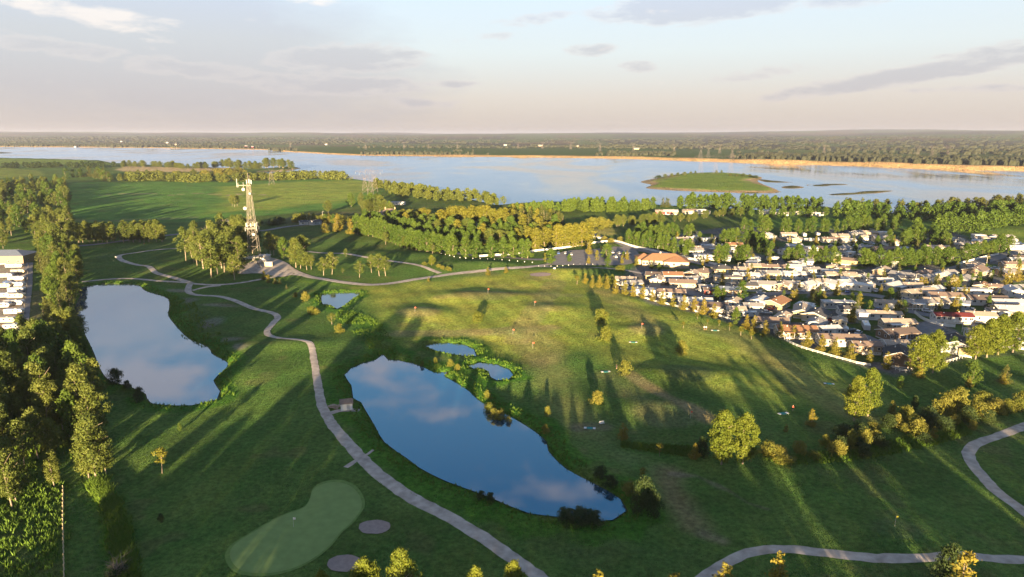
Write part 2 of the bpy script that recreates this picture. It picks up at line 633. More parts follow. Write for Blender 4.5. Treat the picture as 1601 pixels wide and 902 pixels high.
# ------------------------------------------------------------------ layout traced on the ground
PONDS_PX = {
    'left': [(128, 450), (150, 446), (185, 445), (215, 447), (225, 455), (258, 466), (262, 480), (261, 495), (285, 524), (300, 534), (322, 543), (330, 555), (353, 568), (345, 580),
             (330, 595), (340, 612), (336, 624), (300, 632), (240, 629), (232, 615), (200, 601), (175, 594), (160, 575), (150, 550), (135, 520), (124, 500), (121, 480), (128, 462)],
    'main': [(542, 586), (552, 576), (570, 568), (590, 563), (598, 555), (604, 563), (620, 564), (644, 569), (664, 577), (676, 583), (696, 583), (691, 588),
             (712, 600), (730, 612), (740, 622), (760, 636), (800, 655), (835, 677), (850, 690), (853, 705), (880, 733), (925, 757), (965, 780), (975, 797),
             (955, 810), (930, 812), (880, 806), (830, 800), (780, 780), (750, 768), (700, 750), (660, 730), (640, 715), (605, 690), (590, 665), (575, 640),
             (568, 628), (556, 622), (553, 602)],
    'small': [(507, 460), (530, 458.5), (560, 459), (547, 468), (535, 478), (528, 482), (520, 477), (507, 475)],
    'oval': [(669, 541), (680, 538), (700, 537), (725, 540), (738, 546), (742, 556), (725, 555), (690, 549)],
    'crescent': [(735, 572), (750, 568), (775, 571), (793, 578), (799, 586), (793, 592), (778, 593), (770, 589), (767, 580), (755, 575), (742, 575)],
}
PONDS = {k: smooth(GP(v, -.7), 4.0, True) for k, v in PONDS_PX.items()}
NEAR_SHORE = GP([(-500, 247), (-200, 247.5), (0, 248), (60, 249), (160, 252), (178, 256), (280, 261), (400, 266), (455, 261), (468, 263), (450, 267), (405, 270), (430, 275),
                 (540, 279), (585, 286), (660, 298), (750, 316), (780, 323), (795, 321), (860, 318), (1000, 321), (1060, 325), (1200, 332), (1295, 325),
                 (1312, 330), (1400, 337), (1601, 327), (1750, 324), (2200, 320)], -4.0)
BASIN = [(-9000, 3000)] + NEAR_SHORE + [(9000, 1200), (9000, 14000), (-9000, 14000)]
FAR_PX = [(-900, 222), (-500, 226), (-100, 229), (0, 229.5), (200, 231), (400, 234), (430, 236), (480, 239), (560, 243), (700, 244.5), (800, 245.5), (960, 248), (1060, 251), (1200, 256),
          (1320, 259), (1440, 264), (1601, 268), (1800, 272), (2200, 280), (2700, 290)]

VILLAGE = GP([(955, 452), (1020, 476), (1100, 492), (1200, 522), (1300, 560), (1400, 590), (1432, 582), (1500, 560), (1650, 545), (1700, 395), (1601, 372), (1480, 362), (1300, 352),
              (1200, 352), (1120, 358), (1060, 366), (1000, 368), (985, 385), (1000, 410), (985, 425)])
LOT = GP([(855, 413), (870, 398), (890, 392), (930, 390), (960, 386), (990, 390), (1000, 402), (985, 413), (940, 415), (890, 415)])
RVLOT = GP([(-120, 585), (5, 575), (28, 530), (46, 405), (30, 392), (-120, 392)])


def hgt(x, y):
    x = np.atleast_1d(np.asarray(x, float))
    y = np.atleast_1d(np.asarray(y, float))
    amp = 1.0 - .8 * sstep(8, -8, psd(x, y, VILLAGE, 40)) - 0.0
    fade = 1 - .5 * sstep(500, 900, y)
    z = ((vn(x, y * .8, 46, 1) - .5) * 2.3 + (vn(x, y, 19, 2) - .5) * .75) * amp * fade
    # raised greens and tees cast soft relief
    for (a, b, rx, ry, hh) in MOUNDS:
        q = ((x - a) / rx) ** 2 + ((y - b) / ry) ** 2
        z = z + hh * np.exp(-q * 1.2)
    s = psd(x, y, LOT, 20)
    z = z * sstep(-2, 14, s)
    for k, P in PONDS.items():
        s = psd(x, y, P, 25)
        w = sstep(-2.2, 3.0, s)
        z = z * sstep(0, 14, s)
        z = z + -1.9 * (1 - w)
    s = psd(x, y, BASIN, 60)
    w = sstep(-22, 16, s)
    z = z * sstep(10, 50, s) + -7.5 * (1 - w)
    return z


MOUNDS = []
for (px, py, rx, ry, hh) in [(655, 492, 16, 16, 1.3), (752, 463, 22, 16, 1.4), (1010, 517, 14, 10, 1.0), (860, 486, 16, 14, .9), (1060, 585, 20, 10, 1.0), (905, 425, 22, 14, 1.2),
                             (460, 540, 15, 8, .6), (1400, 835, 14, 8, .5), (400, 775, 12, 8, -.5), (1040, 640, 20, 10, .8), (560, 395, 25, 18, 1.0), (640, 400, 24, 18, 1.2), (760, 415, 22, 14, 1.2)]:
    a, b = G(px, py)
    MOUNDS.append((a, b, rx, ry, hh * 1.5))
for (px, py, rx, ry, hh) in [(585, 818, 4.6, 3.6, -.75), (585, 818, 7, 6, .35), (538, 875, 4.2, 3.4, -.75), (538, 875, 6.5, 5.5, .35)]:
    a, b = G(px, py)
    MOUNDS.append((a, b, rx, ry, hh))


def H(x, y):
    return float(hgt(x, y)[0])


# ------------------------------------------------------------------ ground sheet
def build_ground():
    ys = list(np.linspace(-140, 100, 40))
    py = 925.0
    while py > 300:
        ys.append(G(800, py)[1])
        py -= 1.35
    while py > 240.5:
        ys.append(G(800, py)[1])
        py -= .6
    ys = np.array(sorted(set(round(v, 3) for v in ys if v < 3600)))
    us = np.concatenate([np.linspace(-1.6, -.86, 24)[:-1], np.linspace(-.86, .86, 1090), np.linspace(.86, 1.6, 24)[1:]])
    X = np.outer(np.maximum(ys, 60) + 25, us)
    Y = np.repeat(ys[:, None], len(us), 1)
    x, y = X.ravel(), Y.ravel()
    z = hgt(x, y)
    n = len(x)
    # --- surface colours (albedo)
    col = np.empty((n, 3))
    col[:] = (.060, .108, .024)

    def paint(mask, c, a=1.0):
        mk = (np.clip(mask, 0, 1) * a)[:, None]
        col[:] = col * (1 - mk) + np.array(c) * mk

    def poly(px, c, a=1.0, feather=2.0, z0=0.0, wob=1.5, ws=7):
        s = psd(x, y, GP(px, z0), 40)
        s = s + (vn(x, y, ws, 3) - .5) * 2 * wob
        paint(sstep(feather, -feather, s), c, a)

    def strip(px, w, c, a=1.0, feather=1.5, wob=.8):
        P = smooth(GP(px), 6)
        d = np.full(n, 1e9)
        for i in range(len(P) - 1):
            (ax, ay), (bx, by) = P[i], P[i + 1]
            sel = (np.abs(x - (ax + bx) / 2) < w + 14) & (np.abs(y - (ay + by) / 2) < w + 14)
            if not sel.any():
                continue
            ex, ey = bx - ax, by - ay
            t = np.clip(((x[sel] - ax) * ex + (y[sel] - ay) * ey) / (ex * ex + ey * ey + 1e-9), 0, 1)
            d[sel] = np.minimum(d[sel], np.hypot(x[sel] - ax - t * ex, y[sel] - ay - t * ey))
        d = d + (vn(x, y, 6, 4) - .5) * 2 * wob
        paint(sstep(w / 2 + feather, w / 2 - feather, d), c, a)

    def ell(px, py, rx, ry, c, a=1.0, f=.25, rot=0.0):
        s = mpp(px, py)
        cx, cy = G(px, py)
        rr = rx * s
        dy_ = abs(G(px, py - ry)[1] - G(px, py + ry)[1]) / 2
        u, v = x - cx, y - cy
        q = np.sqrt((u / rr) ** 2 + (v / dy_) ** 2) + (vn(x, y, 9, 6) - .5) * .25
        paint(sstep(1 + f, 1 - f, q), c, a)

    DRY = (.20, .185, .07)
    LUSH = (.045, .105, .014)
    # beyond the course
    big = vn(x, y, 160, 7)
    paint(sstep(420, 520, y) * sstep(.35, .7, big), (.06, .085, .022), .7)
    poly([(95, 300), (110, 285), (330, 284), (560, 279), (590, 284), (600, 300), (560, 322), (460, 333), (300, 347), (150, 350), (108, 335)], (.07, .15, .03), 1, 6, wob=4, ws=30)
    poly([(330, 292), (470, 284), (560, 281), (590, 288), (560, 310), (430, 330), (330, 334), (360, 310)], (.18, .22, .04), .92, 14, wob=12, ws=40)
    strip([(160, 305), (185, 303), (240, 303)], 9, (.24, .2, .12), .6)
    strip([(260, 306), (300, 303), (340, 304)], 9, (.26, .22, .12), .6)
    strip([(350, 306), (390, 303), (412, 304)], 6, (.3, .23, .16), .9)
    strip([(100, 344), (200, 343), (300, 340)], 14, (.12, .14, .06), .6)
    poly([(-200, 262), (0, 262), (60, 266), (75, 274), (0, 279), (-200, 280)], (.12, .155, .03), 1, 8, wob=5, ws=30)
    poly([(-200, 248), (0, 248), (120, 250), (165, 253), (170, 257), (60, 257), (-200, 257)], (.12, .17, .03), 1, 10)
    poly([(180, 262), (205, 259), (290, 262), (372, 260), (370, 267), (280, 269), (190, 268)], (.34, .26, .15), 1, 9, wob=12, ws=35)
    poly([(420, 345), (470, 335), (540, 330), (620, 330), (640, 345), (560, 352), (440, 356)], (.10, .105, .045), .7, 4, wob=5)
    # golf course: fairways, greens and dry turf
    poly([(560, 450), (700, 436), (880, 422), (940, 440), (900, 470), (940, 540), (820, 560), (640, 540), (590, 505), (575, 470)], (.21, .235, .042), .92, 9, wob=6, ws=20)
    poly([(900, 445), (970, 462), (1100, 502), (1250, 560), (1400, 620), (1330, 640), (1180, 640), (1080, 600), (960, 560), (920, 500)], (.18, .215, .038), .9, 8, wob=6, ws=18)
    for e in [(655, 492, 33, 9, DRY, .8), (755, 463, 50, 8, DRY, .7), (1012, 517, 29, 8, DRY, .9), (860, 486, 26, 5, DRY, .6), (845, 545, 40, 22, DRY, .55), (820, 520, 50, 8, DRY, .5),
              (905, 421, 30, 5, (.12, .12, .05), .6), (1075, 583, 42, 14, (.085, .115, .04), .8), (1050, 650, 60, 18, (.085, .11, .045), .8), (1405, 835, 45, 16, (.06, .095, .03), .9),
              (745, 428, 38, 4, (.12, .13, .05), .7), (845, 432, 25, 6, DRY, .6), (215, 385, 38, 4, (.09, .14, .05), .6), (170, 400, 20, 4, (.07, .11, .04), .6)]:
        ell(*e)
    strip([(610, 523), (700, 521), (800, 516), (860, 512)], 9, DRY, .9)
    strip([(690, 466), (740, 464), (800, 460), (900, 462)], 9, DRY, .55)
    strip([(870, 440), (850, 470), (830, 500), (810, 530)], 12, DRY, .6)
    strip([(860, 560), (870, 600), (890, 640), (915, 668)], 12, DRY, .35, 4)
    strip([(945, 585), (985, 610), (1010, 640), (1030, 660)], 8, (.17, .16, .07), .35, 3)
    strip([(983, 585), (1010, 603), (1050, 630), (1110, 660)], 5, (.2, .16, .085), .75)
    strip([(930, 448), (965, 470), (1000, 495), (1020, 512)], 12, DRY, .6, 4)
    strip([(1100, 512), (1140, 520), (1190, 548), (1230, 575), (1290, 625), (1340, 650)], 13, (.17, .165, .06), .7, 4)
    strip([(1150, 520), (1180, 545), (1215, 590), (1240, 620)], 2.2, (.04, .06, .025), .8)
    strip([(905, 668), (925, 667), (945, 668)], 5, (.15, .12, .08), .7)
    poly([(910, 660), (890, 700), (960, 725), (1000, 735), (1010, 715), (990, 690), (960, 665)], (.11, .115, .055), .35, 6, wob=5)
    strip([(1040, 735), (1052, 765), (1070, 790), (1085, 815)], 6, (.18, .13, .075), .6, 3)
    strip([(1050, 738), (1090, 742), (1140, 765), (1170, 785), (1200, 795)], 1.2, (.16, .13, .1), .6, .8)
    strip([(1100, 830), (1130, 842)], 1.5, (.2, .15, .11), .5)
    poly([(800, 820), (900, 825), (1000, 830), (1050, 860), (930, 890), (840, 870)], (.062, .09, .028), .7, 8, wob=5)
    # rough ground east of the left pond
    poly([(262, 462), (300, 468), (330, 500), (380, 530), (385, 560), (352, 560), (320, 540), (285, 525), (262, 495)], (.05, .085, .022), .9, 3)
    for e in [(290, 470, 18, 5), (330, 505, 14, 8), (355, 532, 26, 3), (370, 545, 16, 5), (275, 452, 22, 3), (345, 478, 26, 2.5)]:
        ell(*e, (.17, .15, .13), .65, .5)
    # tall grass: pond banks and the ditch
    for k, P in PONDS.items():
        s = psd(x, y, P, 30)
        wdt = {'left': 7, 'main': 8, 'small': 6, 'oval': 7, 'crescent': 6}[k]
        s2 = s + (vn(x, y, 5, 9) - .5) * 5
        paint(sstep(wdt + 1.5, wdt - 1.5, s2) * (s > -1), (.04, .105, .012), .9)
        paint(sstep(.9, .3, s), (.07, .055, .04) if k != 'left' else (.17, .14, .11), .9)
    poly([(508, 478), (530, 484), (560, 488), (598, 505), (625, 550), (600, 556), (590, 560), (560, 530), (530, 500)], (.05, .115, .014), .9, 3, wob=3)
    poly([(970, 690), (1085, 700), (1100, 712), (1085, 716), (970, 700)], (.035, .085, .012), .9, 1.5)
    poly([(1180, 722), (1240, 735), (1330, 730), (1440, 705), (1520, 680), (1601, 655), (1601, 625), (1500, 655), (1400, 690), (1300, 715), (1200, 712)], (.05, .085, .02), .9, 3)
    strip([(400, 425), (470, 440), (560, 448)], 4, (.09, .15, .02), .7)
    # left strip, hedge bank, crop field
    poly([(-150, 1000), (-60, 790), (40, 735), (97, 740), (99, 905), (99, 1000)], (.045, .085, .014), 1, 1.5)
    strip([(148, 745), (163, 780), (168, 820), (170, 850)], 2.6, (.10, .17, .02), .9, 1)
    strip([(150, 745), (172, 785), (184, 830), (190, 870)], 6, (.035, .09, .012), .9, 2)
    poly([(45, 455), (70, 455), (80, 560), (30, 560)], (.13, .11, .06), .8, 3)
    # village ground, lots
    s = psd(x, y, VILLAGE, 40)
    vl = sstep(2, -2, s)
    paint(vl, (.105, .105, .11), 1)
    lawn = sstep(.52, .6, vn(x, y, 17, 12))
    paint(vl * lawn, (.05, .085, .02), 1)
    poly([(1200, 466), (1300, 462), (1392, 470), (1398, 478), (1370, 486), (1330, 480), (1240, 490), (1205, 480)], (.045, .10, .018), 1, 1.5)
    poly([(1188, 380), (1240, 378), (1330, 378), (1420, 386), (1400, 392), (1290, 386), (1200, 386)], (.045, .09, .018), 1, 3)
    poly([(1160, 345), (1260, 340), (1400, 345), (1420, 358), (1300, 356), (1180, 356)], (.05, .105, .02), 1, 4)
    poly([(1500, 365), (1601, 355), (1650, 370), (1601, 382), (1520, 378)], (.09, .13, .025), 1, 4)
    s = psd(x, y, RVLOT, 30)
    paint(sstep(2, -2, s), (.24, .2, .17), 1)
    poly([(870, 345), (925, 340), (1000, 346), (960, 356), (905, 352)], (.05, .10, .02), 1, 4)
    poly([(925, 358), (965, 357), (968, 367), (930, 368)], (.17, .16, .05), .9, 4)
    # lake shore sand
    s = psd(x, y, BASIN, 60)
    paint(sstep(9, 2, s + (vn(x, y, 25, 14) - .5) * 10), (.26, .2, .13), .9)
    # mown stripes on the two big fairways
    f_ = sstep(3, -3, psd(x, y, GP([(600, 455), (880, 428), (900, 470), (930, 540), (820, 552), (650, 535), (600, 505)]), 40))
    st = np.sin((x * .94 + y * .34) * 2 * math.pi / 9)
    col[:] = col * (1 + .10 * (f_ * np.tanh(st * 3))[:, None])
    f_ = sstep(3, -3, psd(x, y, GP([(930, 448), (1100, 508), (1250, 566), (1380, 620), (1180, 632), (1080, 592), (960, 550)]), 40))
    st = np.sin((x * .8 + y * .6) * 2 * math.pi / 8)
    col[:] = col * (1 + .09 * (f_ * np.tanh(st * 3))[:, None])
    # turf colour shifts
    col[:] = col * 1.5
    t = vn(x, y, 33, 21) * .6 + vn(x, y, 9, 22) * .4
    t2 = vn(x, y, 4.5, 23)
    wear = sstep(.66, .8, vn(x, y, 13, 24) * .7 + vn(x, y, 3.5, 25) * .3) * .35
    col[:] = col * (1 - wear[:, None]) + np.array((.15, .13, .06)) * wear[:, None]
    col *= (0.78 + .36 * t + .12 * t2)[:, None]
    verts = np.stack([x, y, z], 1)
    nr, nc = len(ys), len(us)
    idx = np.arange(nr * nc).reshape(nr, nc)
    q = np.stack([idx[:-1, :-1], idx[:-1, 1:], idx[1:, 1:], idx[1:, :-1]], -1).reshape(-1, 4)
    me = gridmesh('ground', verts, q, col, [M['ground']])
    struct('ground', me)


def gridmesh(name, verts, q, col, mats):
    me = bpy.data.meshes.new(name)
    me.vertices.add(len(verts))
    me.vertices.foreach_set('co', np.asarray(verts, np.float32).ravel())
    k = q.shape[1]
    me.loops.add(q.size)
    me.loops.foreach_set('vertex_index', q.astype(np.int32).ravel())
    me.polygons.add(len(q))
    me.polygons.foreach_set('loop_start', np.arange(0, q.size, k, dtype=np.int32))
    me.polygons.foreach_set('loop_total', np.full(len(q), k, np.int32))
    me.polygons.foreach_set('use_smooth', np.ones(len(q), bool))
    for m in mats:
        me.materials.append(m)
    if col is not None:
        a = me.color_attributes.new('base', 'FLOAT_COLOR', 'POINT')
        rgba = np.concatenate([col, np.ones((len(col), 1))], 1).astype(np.float32)
        a.data.foreach_set('color', rgba.ravel())
    me.update(calc_edges=True)
    return me


build_ground()


def flat(name, pts, z, m):
    return struct(name, mesh(name, [(a, b, z) for a, b in pts], [tuple(range(len(pts)))], [m]))


for k, P in PONDS.items():
    # water reaches a little under the bank so that the ground itself draws the shoreline
    cx = sum(p[0] for p in P) / len(P)
    cy = sum(p[1] for p in P) / len(P)
    out = []
    n = len(P)
    area = sum(P[i][0] * P[(i + 1) % n][1] - P[(i + 1) % n][0] * P[i][1] for i in range(n))
    if area < 0:
        P = P[::-1]          # wind it so that the surface faces up
    sg = 1
    for i in range(n):
        a, b = P[i - 1], P[(i + 1) % n]
        tx, ty = b[0] - a[0], b[1] - a[1]
        l = math.hypot(tx, ty) + 1e-9
        out.append((P[i][0] + sg * ty / l * .7, P[i][1] - sg * tx / l * .7))
    flat('pond_water', out, -.72, M['pond'])
flat('lake_water', [(-14000, 300), (14000, 300), (14000, 14000), (-14000, 14000)], -4.0, M['lake'])


# ------------------------------------------------------------------ far shore and horizon
def build_far():
    P = smooth(GP(FAR_PX, -4.0), 22)
    P = np.array(P)
    r = np.hypot(P[:, 0], P[:, 1])
    U = P / r[:, None]
    d = np.array([-40, -4, 0, 6, 14, 24, 36, 55, 90, 150, 230, 330, 450, 600, 800, 1050, 1350, 1700, 2100, 2600, 3200, 4000, 5000, 6200, 7600, 9300, 11500, 14000, 17000, 21000, 26000, 34000])
    n, k = len(P), len(d)
    dd = np.repeat(d[None, :], n, 0).astype(float)
    wob = (vn(P[:, 0], P[:, 1], 60, 31) - .5) * 34 + (vn(P[:, 0], P[:, 1], 17, 32) - .5) * 12
    dd += (wob[:, None]) * ((dd > -10) & (dd < 120))
    X = P[:, :1] + U[:, :1] * dd
    Y = P[:, 1:] + U[:, 1:] * dd
    # bank grows taller to the right
    hb = np.interp(P[:, 0], [-3000, -800, 0, 500, 1400], [5, 4, 5, 9, 14])[:, None]
    hb = hb * (.75 + .5 * vn(P[:, 0], P[:, 1], 90, 33))[:, None]
    prof = np.interp(d, [-40, 0, 6, 14, 24, 36, 55], [-2.2, 0, .12, .45, .8, .95, 1.0])[None, :]
    Z = -4.1 + hb * prof
    far = np.clip((dd - 3000) / 14000, 0, 1)
    ridge = vn(X, Y, 3500, 34) * .7 + vn(X, Y, 1200, 35) * .3
    az = np.arctan2(X, Y)
    Z = Z + far * (30 + 130 * ridge + 75 * sstep(.25, .6, az) + 25 * sstep(-.4, -.62, az))
    Z = Z + np.clip(dd / 600, 0, 1) * (vn(X, Y, 700, 36) - .4) * 12
    # colours: sand bluff, then fields and woods
    x, y = X.ravel(), Y.ravel()
    D = dd.ravel()
    px = 800.5 + F * (x / (y * math.cos(PITCH) + CH * math.sin(PITCH)))
    col = np.empty((len(x), 3))
    col[:] = (.075, .07, .05)
    la = np.arctan2(x, y) * 5000
    lr = np.log(np.hypot(x, y)) * 9000
    f1 = vn(la, lr, 620, 37)
    green = sstep(.46, .51, f1)
    col = col * (1 - green[:, None]) + np.array((.12, .16, .055)) * green[:, None]
    tan = sstep(.7, .75, vn(la, lr, 300, 38))
    col = col * (1 - tan[:, None]) + np.array((.16, .12, .07)) * tan[:, None]
    near = sstep(1700, 1200, D) * (sstep(430, 520, px) * sstep(1200, 1120, px))
    col = col * (1 - near[:, None]) + np.array((.07, .115, .028)) * near[:, None]
    near = sstep(1500, 1200, D) * sstep(350, 600, D) * sstep(1180, 1300, px)
    col = col * (1 - near[:, None] * .7) + np.array((.09, .12, .03)) * near[:, None] * .7
    sandw = np.interp(px, [0, 400, 900, 1601], [40, 45, 48, 42])
    sand = sstep(sandw + 8, sandw - 4, D)
    col = col * (1 - sand[:, None]) + np.array((.46, .30, .15)) * sand[:, None]
    verts = np.stack([x, y, Z.ravel()], 1)
    idx = np.arange(n * k).reshape(n, k)
    q = np.stack([idx[:-1, :-1], idx[1:, :-1], idx[1:, 1:], idx[:-1, 1:]], -1).reshape(-1, 4)
    struct('far_land', gridmesh('far_land', verts, q, col, [M['far']]))
    # woods beyond the lake, real lumps of crowns
    rs = np.random.RandomState(3)
    V, Q, T = [], [], []
    cnt = 0
    base = 0
    ring = 6
    an = np.arange(ring) / ring * 2 * math.pi
    for i in range(60000):
        j = rs.randint(0, n - 1)
        q_ = rs.rand()
        dist = 48 * math.exp(q_ * 5.0)
        w = float(vn(np.arctan2(P[j, 0], P[j, 1]) * 5000, math.log(r[j] + dist) * 9000, 620, 37))
        pxj = 800.5 + F * (P[j, 0] / (P[j, 1] * math.cos(PITCH) + 18))
        thr = .5
        if 450 < pxj < 1150 and dist < 1200:
            thr = .33 if dist < 130 else .2
            if pxj > 900 and dist < 130:
                thr = .5
        if pxj >= 1150:
            thr = .75 if (dist < 260 or dist > 900) else .4
        if pxj < 430:
            thr = .5
        if dist > 500:
            thr -= .10
        if w > thr + rs.rand() * .08:
            continue
        jt = rs.normal(0, 16 + dist * .05)
        cx, cy = P[j] + U[j] * dist + np.array([U[j][1], -U[j][0]]) * jt
        ddi = dist
        zz = -4.1 + np.interp(P[j, 0], [-3000, -800, 0, 500, 1400], [5, 4, 5, 9, 14]) + min(ddi / 600, 1) * (float(vn(cx, cy, 700, 36)) - .4) * 12
        if ddi > 3000:
            fr = min((ddi - 3000) / 14000, 1)
            zz += fr * (30 + 130 * (float(vn(cx, cy, 3500, 34)) * .7 + float(vn(cx, cy, 1200, 35)) * .3) + 75 * float(sstep(.25, .6, math.atan2(cx, cy))) + 25 * float(sstep(-.4, -.62, math.atan2(cx, cy))))
        hgt_ = rs.uniform(8, 15)
        rad = rs.uniform(4, 8) * (1 + dist / 1500)
        rr = rad * (0.8 + .4 * rs.rand(ring))
        V.append(np.stack([cx + rr * np.cos(an), cy + rr * np.sin(an), np.full(ring, zz - 2)], 1))
        V.append(np.stack([cx + rr * .8 * np.cos(an + .4), cy + rr * .8 * np.sin(an + .4), zz + hgt_ * (.55 + .25 * rs.rand(ring))], 1))
        V.append(np.array([[cx, cy, zz + hgt_]]))
        for a in range(ring):
            b = (a + 1) % ring
            T.append((base + a, base + b, base + ring + b))
            T.append((base + a, base + ring + b, base + ring + a))
            T.append((base + ring + a, base + ring + b, base + 2 * ring))
        base += 2 * ring + 1
        cnt += 1
        if cnt > 16000:
            break
    me = gridmesh('woodland_across_the_lake', np.concatenate(V), np.array(T), None, [M['leaf_farwood']])
    me.polygons.foreach_set('use_smooth', np.zeros(len(me.polygons), bool))
    o = tag(link('far_woodland', me), 'dark woodland beyond the sandy bluff across the lake', 'woodland')
    o['kind'] = 'stuff'


M['leaf_farwood'] = leafmat('far_wood_leaves', (.03, .036, .022), (.065, .065, .034))
build_far()


def island(name, px, top, col_grass=(.10, .14, .03), sandw=22, z0=-4.0):
    P = smooth(GP(px, -4.0), 12, True)
    P = np.array(P)
    c = P.mean(0)
    fr = [1.03, 1.0, .97, .93, .88, .8, .6, .35, .1]
    V, colr = [], []
    rings = []
    for f in fr:
        rings.append(c + (P - c) * f)
    n = len(P)
    for f, Rg in zip(fr, rings):
        d = (1 - f) * np.hypot(*(P - c).T)
        zz = -4.6 + .6 * (f <= 1.0) + top * sstep(0, 30, d) + (f < .9) * (vn(Rg[:, 0], Rg[:, 1], 40, 41) - .5) * min(top, 1)
        V.append(np.column_stack([Rg, zz]))
        g = sstep(sandw - 6, sandw + 6, d + (vn(Rg[:, 0], Rg[:, 1], 35, 42) - .5) * sandw * .9)
        cc = np.array((.36, .26, .16)) * (1 - g[:, None]) + np.array(col_grass) * g[:, None]
        colr.append(cc)
    V.append(np.array([[c[0], c[1], -4.0 + top]]))
    colr.append(np.array([col_grass]))
    V = np.concatenate(V)
    T = []
    for k in range(len(fr) - 1):
        for i in range(n):
            j = (i + 1) % n
            T.append((k * n + i, k * n + j, (k + 1) * n + j))
            T.append((k * n + i, (k + 1) * n + j, (k + 1) * n + i))
    k = len(fr) - 1
    for i in range(n):
        T.append((k * n + i, k * n + (i + 1) % n, len(V) - 1))
    return struct(name, gridmesh(name, V, np.array(T), np.concatenate(colr), [M['far']]))


island('island', [(1002, 284), (1030, 278), (1055, 273), (1100, 270), (1150, 271), (1190, 277), (1185, 284), (1218, 299), (1190, 302), (1140, 301), (1080, 299), (1040, 297), (1010, 294), (1018, 289)], 2.2, (.19, .27, .042))
for q in [[(1150, 299), (1180, 297), (1215, 298), (1222, 300), (1200, 303), (1160, 303)], [(1260, 289), (1290, 287), (1325, 288), (1310, 290), (1285, 291.5), (1270, 291)],
          [(1222, 292), (1240, 290), (1258, 293), (1240, 295), (1226, 294.5)], [(1294, 304), (1330, 302), (1350, 299), (1395, 298), (1380, 301), (1350, 304), (1300, 305.3)],
          [(1407, 295), (1413, 293.5), (1418, 295), (1412, 296)], [(1185, 280), (1215, 283), (1240, 285), (1200, 285)], [(-40, 238.5), (0, 238), (20, 239), (-5, 240)]]:
    island('sandbar', q, 1.0, (.10, .095, .035), 5)


# ------------------------------------------------------------------ paths, roads, lots
STREETS = []


def ribbon(name, px, w, m, up=.07, step=1.6, world_pts=None):
    P = smooth(world_pts or GP(px), step)
    if name == 'village_street':
        STREETS.extend(P[::3])
    V, Fc = [], []
    cols = 5
    n = len(P)
    XY = []
    for i in range(n):
        a, b = P[max(i - 1, 0)], P[min(i + 1, n - 1)]
        tx, ty = b[0] - a[0], b[1] - a[1]
        l = math.hypot(tx, ty) + 1e-9
        nx, ny = -ty / l, tx / l
        ww = w if not callable(w) else w(i / (n - 1))
        for j in range(cols):
            s = (j / (cols - 1) - .5) * ww
            if j in (0, cols - 1):
                s += (float(vn(P[i][0] * 3, P[i][1] * 3, 1.6, 50 + j)) - .5) * .45
            XY.append((P[i][0] + nx * s, P[i][1] + ny * s))
    XY = np.array(XY)
    Z = hgt(XY[:, 0], XY[:, 1])
    D = XY[:, 1]
    Z = Z + up + np.maximum(D - 150, 0) * .0005
    Z = Z.reshape(n, cols)
    Z[:, 0] -= .05
    Z[:, -1] -= .05
    V = np.column_stack([XY, Z.ravel()])
    for i in range(n - 1):
        for j in range(cols - 1):
            a = i * cols + j
            Fc.append((a, a + 1, a + cols + 1, a + cols))
    # face up
    me = mesh(name, V.tolist(), Fc, [m], smooth_=True)
    return struct(name, me)


ribbon('cart_path', [(930, 965), (885, 930), (848, 900), (800, 866), (760, 838), (705, 804), (655, 780), (610, 752), (585, 733), (563, 712), (540, 687), (517, 658), (503, 630), (497, 600),
                     (492, 570), (487, 546), (478, 539), (442, 533), (422, 527), (418, 518), (428, 503), (434, 494), (425, 487), (395, 480), (370, 471), (340, 463), (310, 460), (296, 455), (294, 448), (298, 440)],
       lambda t: 2.9 + .5 * math.sin(t * 9), M['path'])
ribbon('cart_path', [(298, 440), (270, 432), (245, 426), (232, 418), (215, 417), (197, 413), (187, 406), (188, 400), (205, 396), (240, 391), (282, 388)], 3.4, M['path'])
ribbon('cart_path', [(300, 441), (330, 443), (370, 441), (420, 434), (450, 430), (472, 431)], 3.0, M['path'], .075)
ribbon('cart_path', [(128, 441), (180, 436), (220, 435), (298, 440)], 3.0, M['path'], .08)
ribbon('cart_path', [(300, 451), (320, 446), (345, 444)], 2.4, M['path'], .08)
ribbon('gravel_road', [(412, 402), (440, 413), (455, 423), (480, 432), (520, 440), (570, 445), (600, 444), (650, 437), (700, 430), (760, 424.5), (810, 420), (835, 417), (862, 413)], 5.0, M['path'], .085)
ribbon('cart_path', [(440, 390), (492, 394), (540, 398), (600, 408), (650, 417), (688, 428)], 3.2, M['path'])
ribbon('cart_path', [(838, 417), (900, 420), (960, 421), (1005, 428)], 4.0, M['path'], .09)
ribbon('cart_path', [(1030, 960), (1075, 920), (1100, 900), (1120, 885), (1150, 868), (1185, 858), (1230, 858), (1290, 866), (1360, 876), (1430, 878), (1500, 872), (1560, 877), (1640, 876), (1750, 865)], 2.7, M['path'])
ribbon('cart_path', [(1700, 630), (1640, 652), (1601, 667), (1560, 682), (1530, 692), (1515, 705), (1518, 722), (1535, 745), (1560, 772), (1601, 800), (1660, 850)], 2.9, M['path'])
ribbon('footpath', [(508, 647), (530, 641), (562, 641)], 2.2, M['path'], .09)
ribbon('footpath', [(541, 729), (556, 718), (569, 712)], 1.3, M['path'], .09)
ribbon('footpath', [(571, 711), (584, 703)], .8, M['path'], .1)
ribbon('country_road', [(60, 392), (150, 382), (280, 366), (400, 362), (440, 357), (500, 350), (560, 351), (612, 353)], 6, M['road'])
ribbon('entry_road', [(625, 378), (660, 386), (700, 393), (740, 398), (790, 402), (835, 405), (880, 405)], 7, M['lot'])
ribbon('lot_road', [(46, 412), (43, 450), (38, 500), (33, 545)], 4, M['road'])
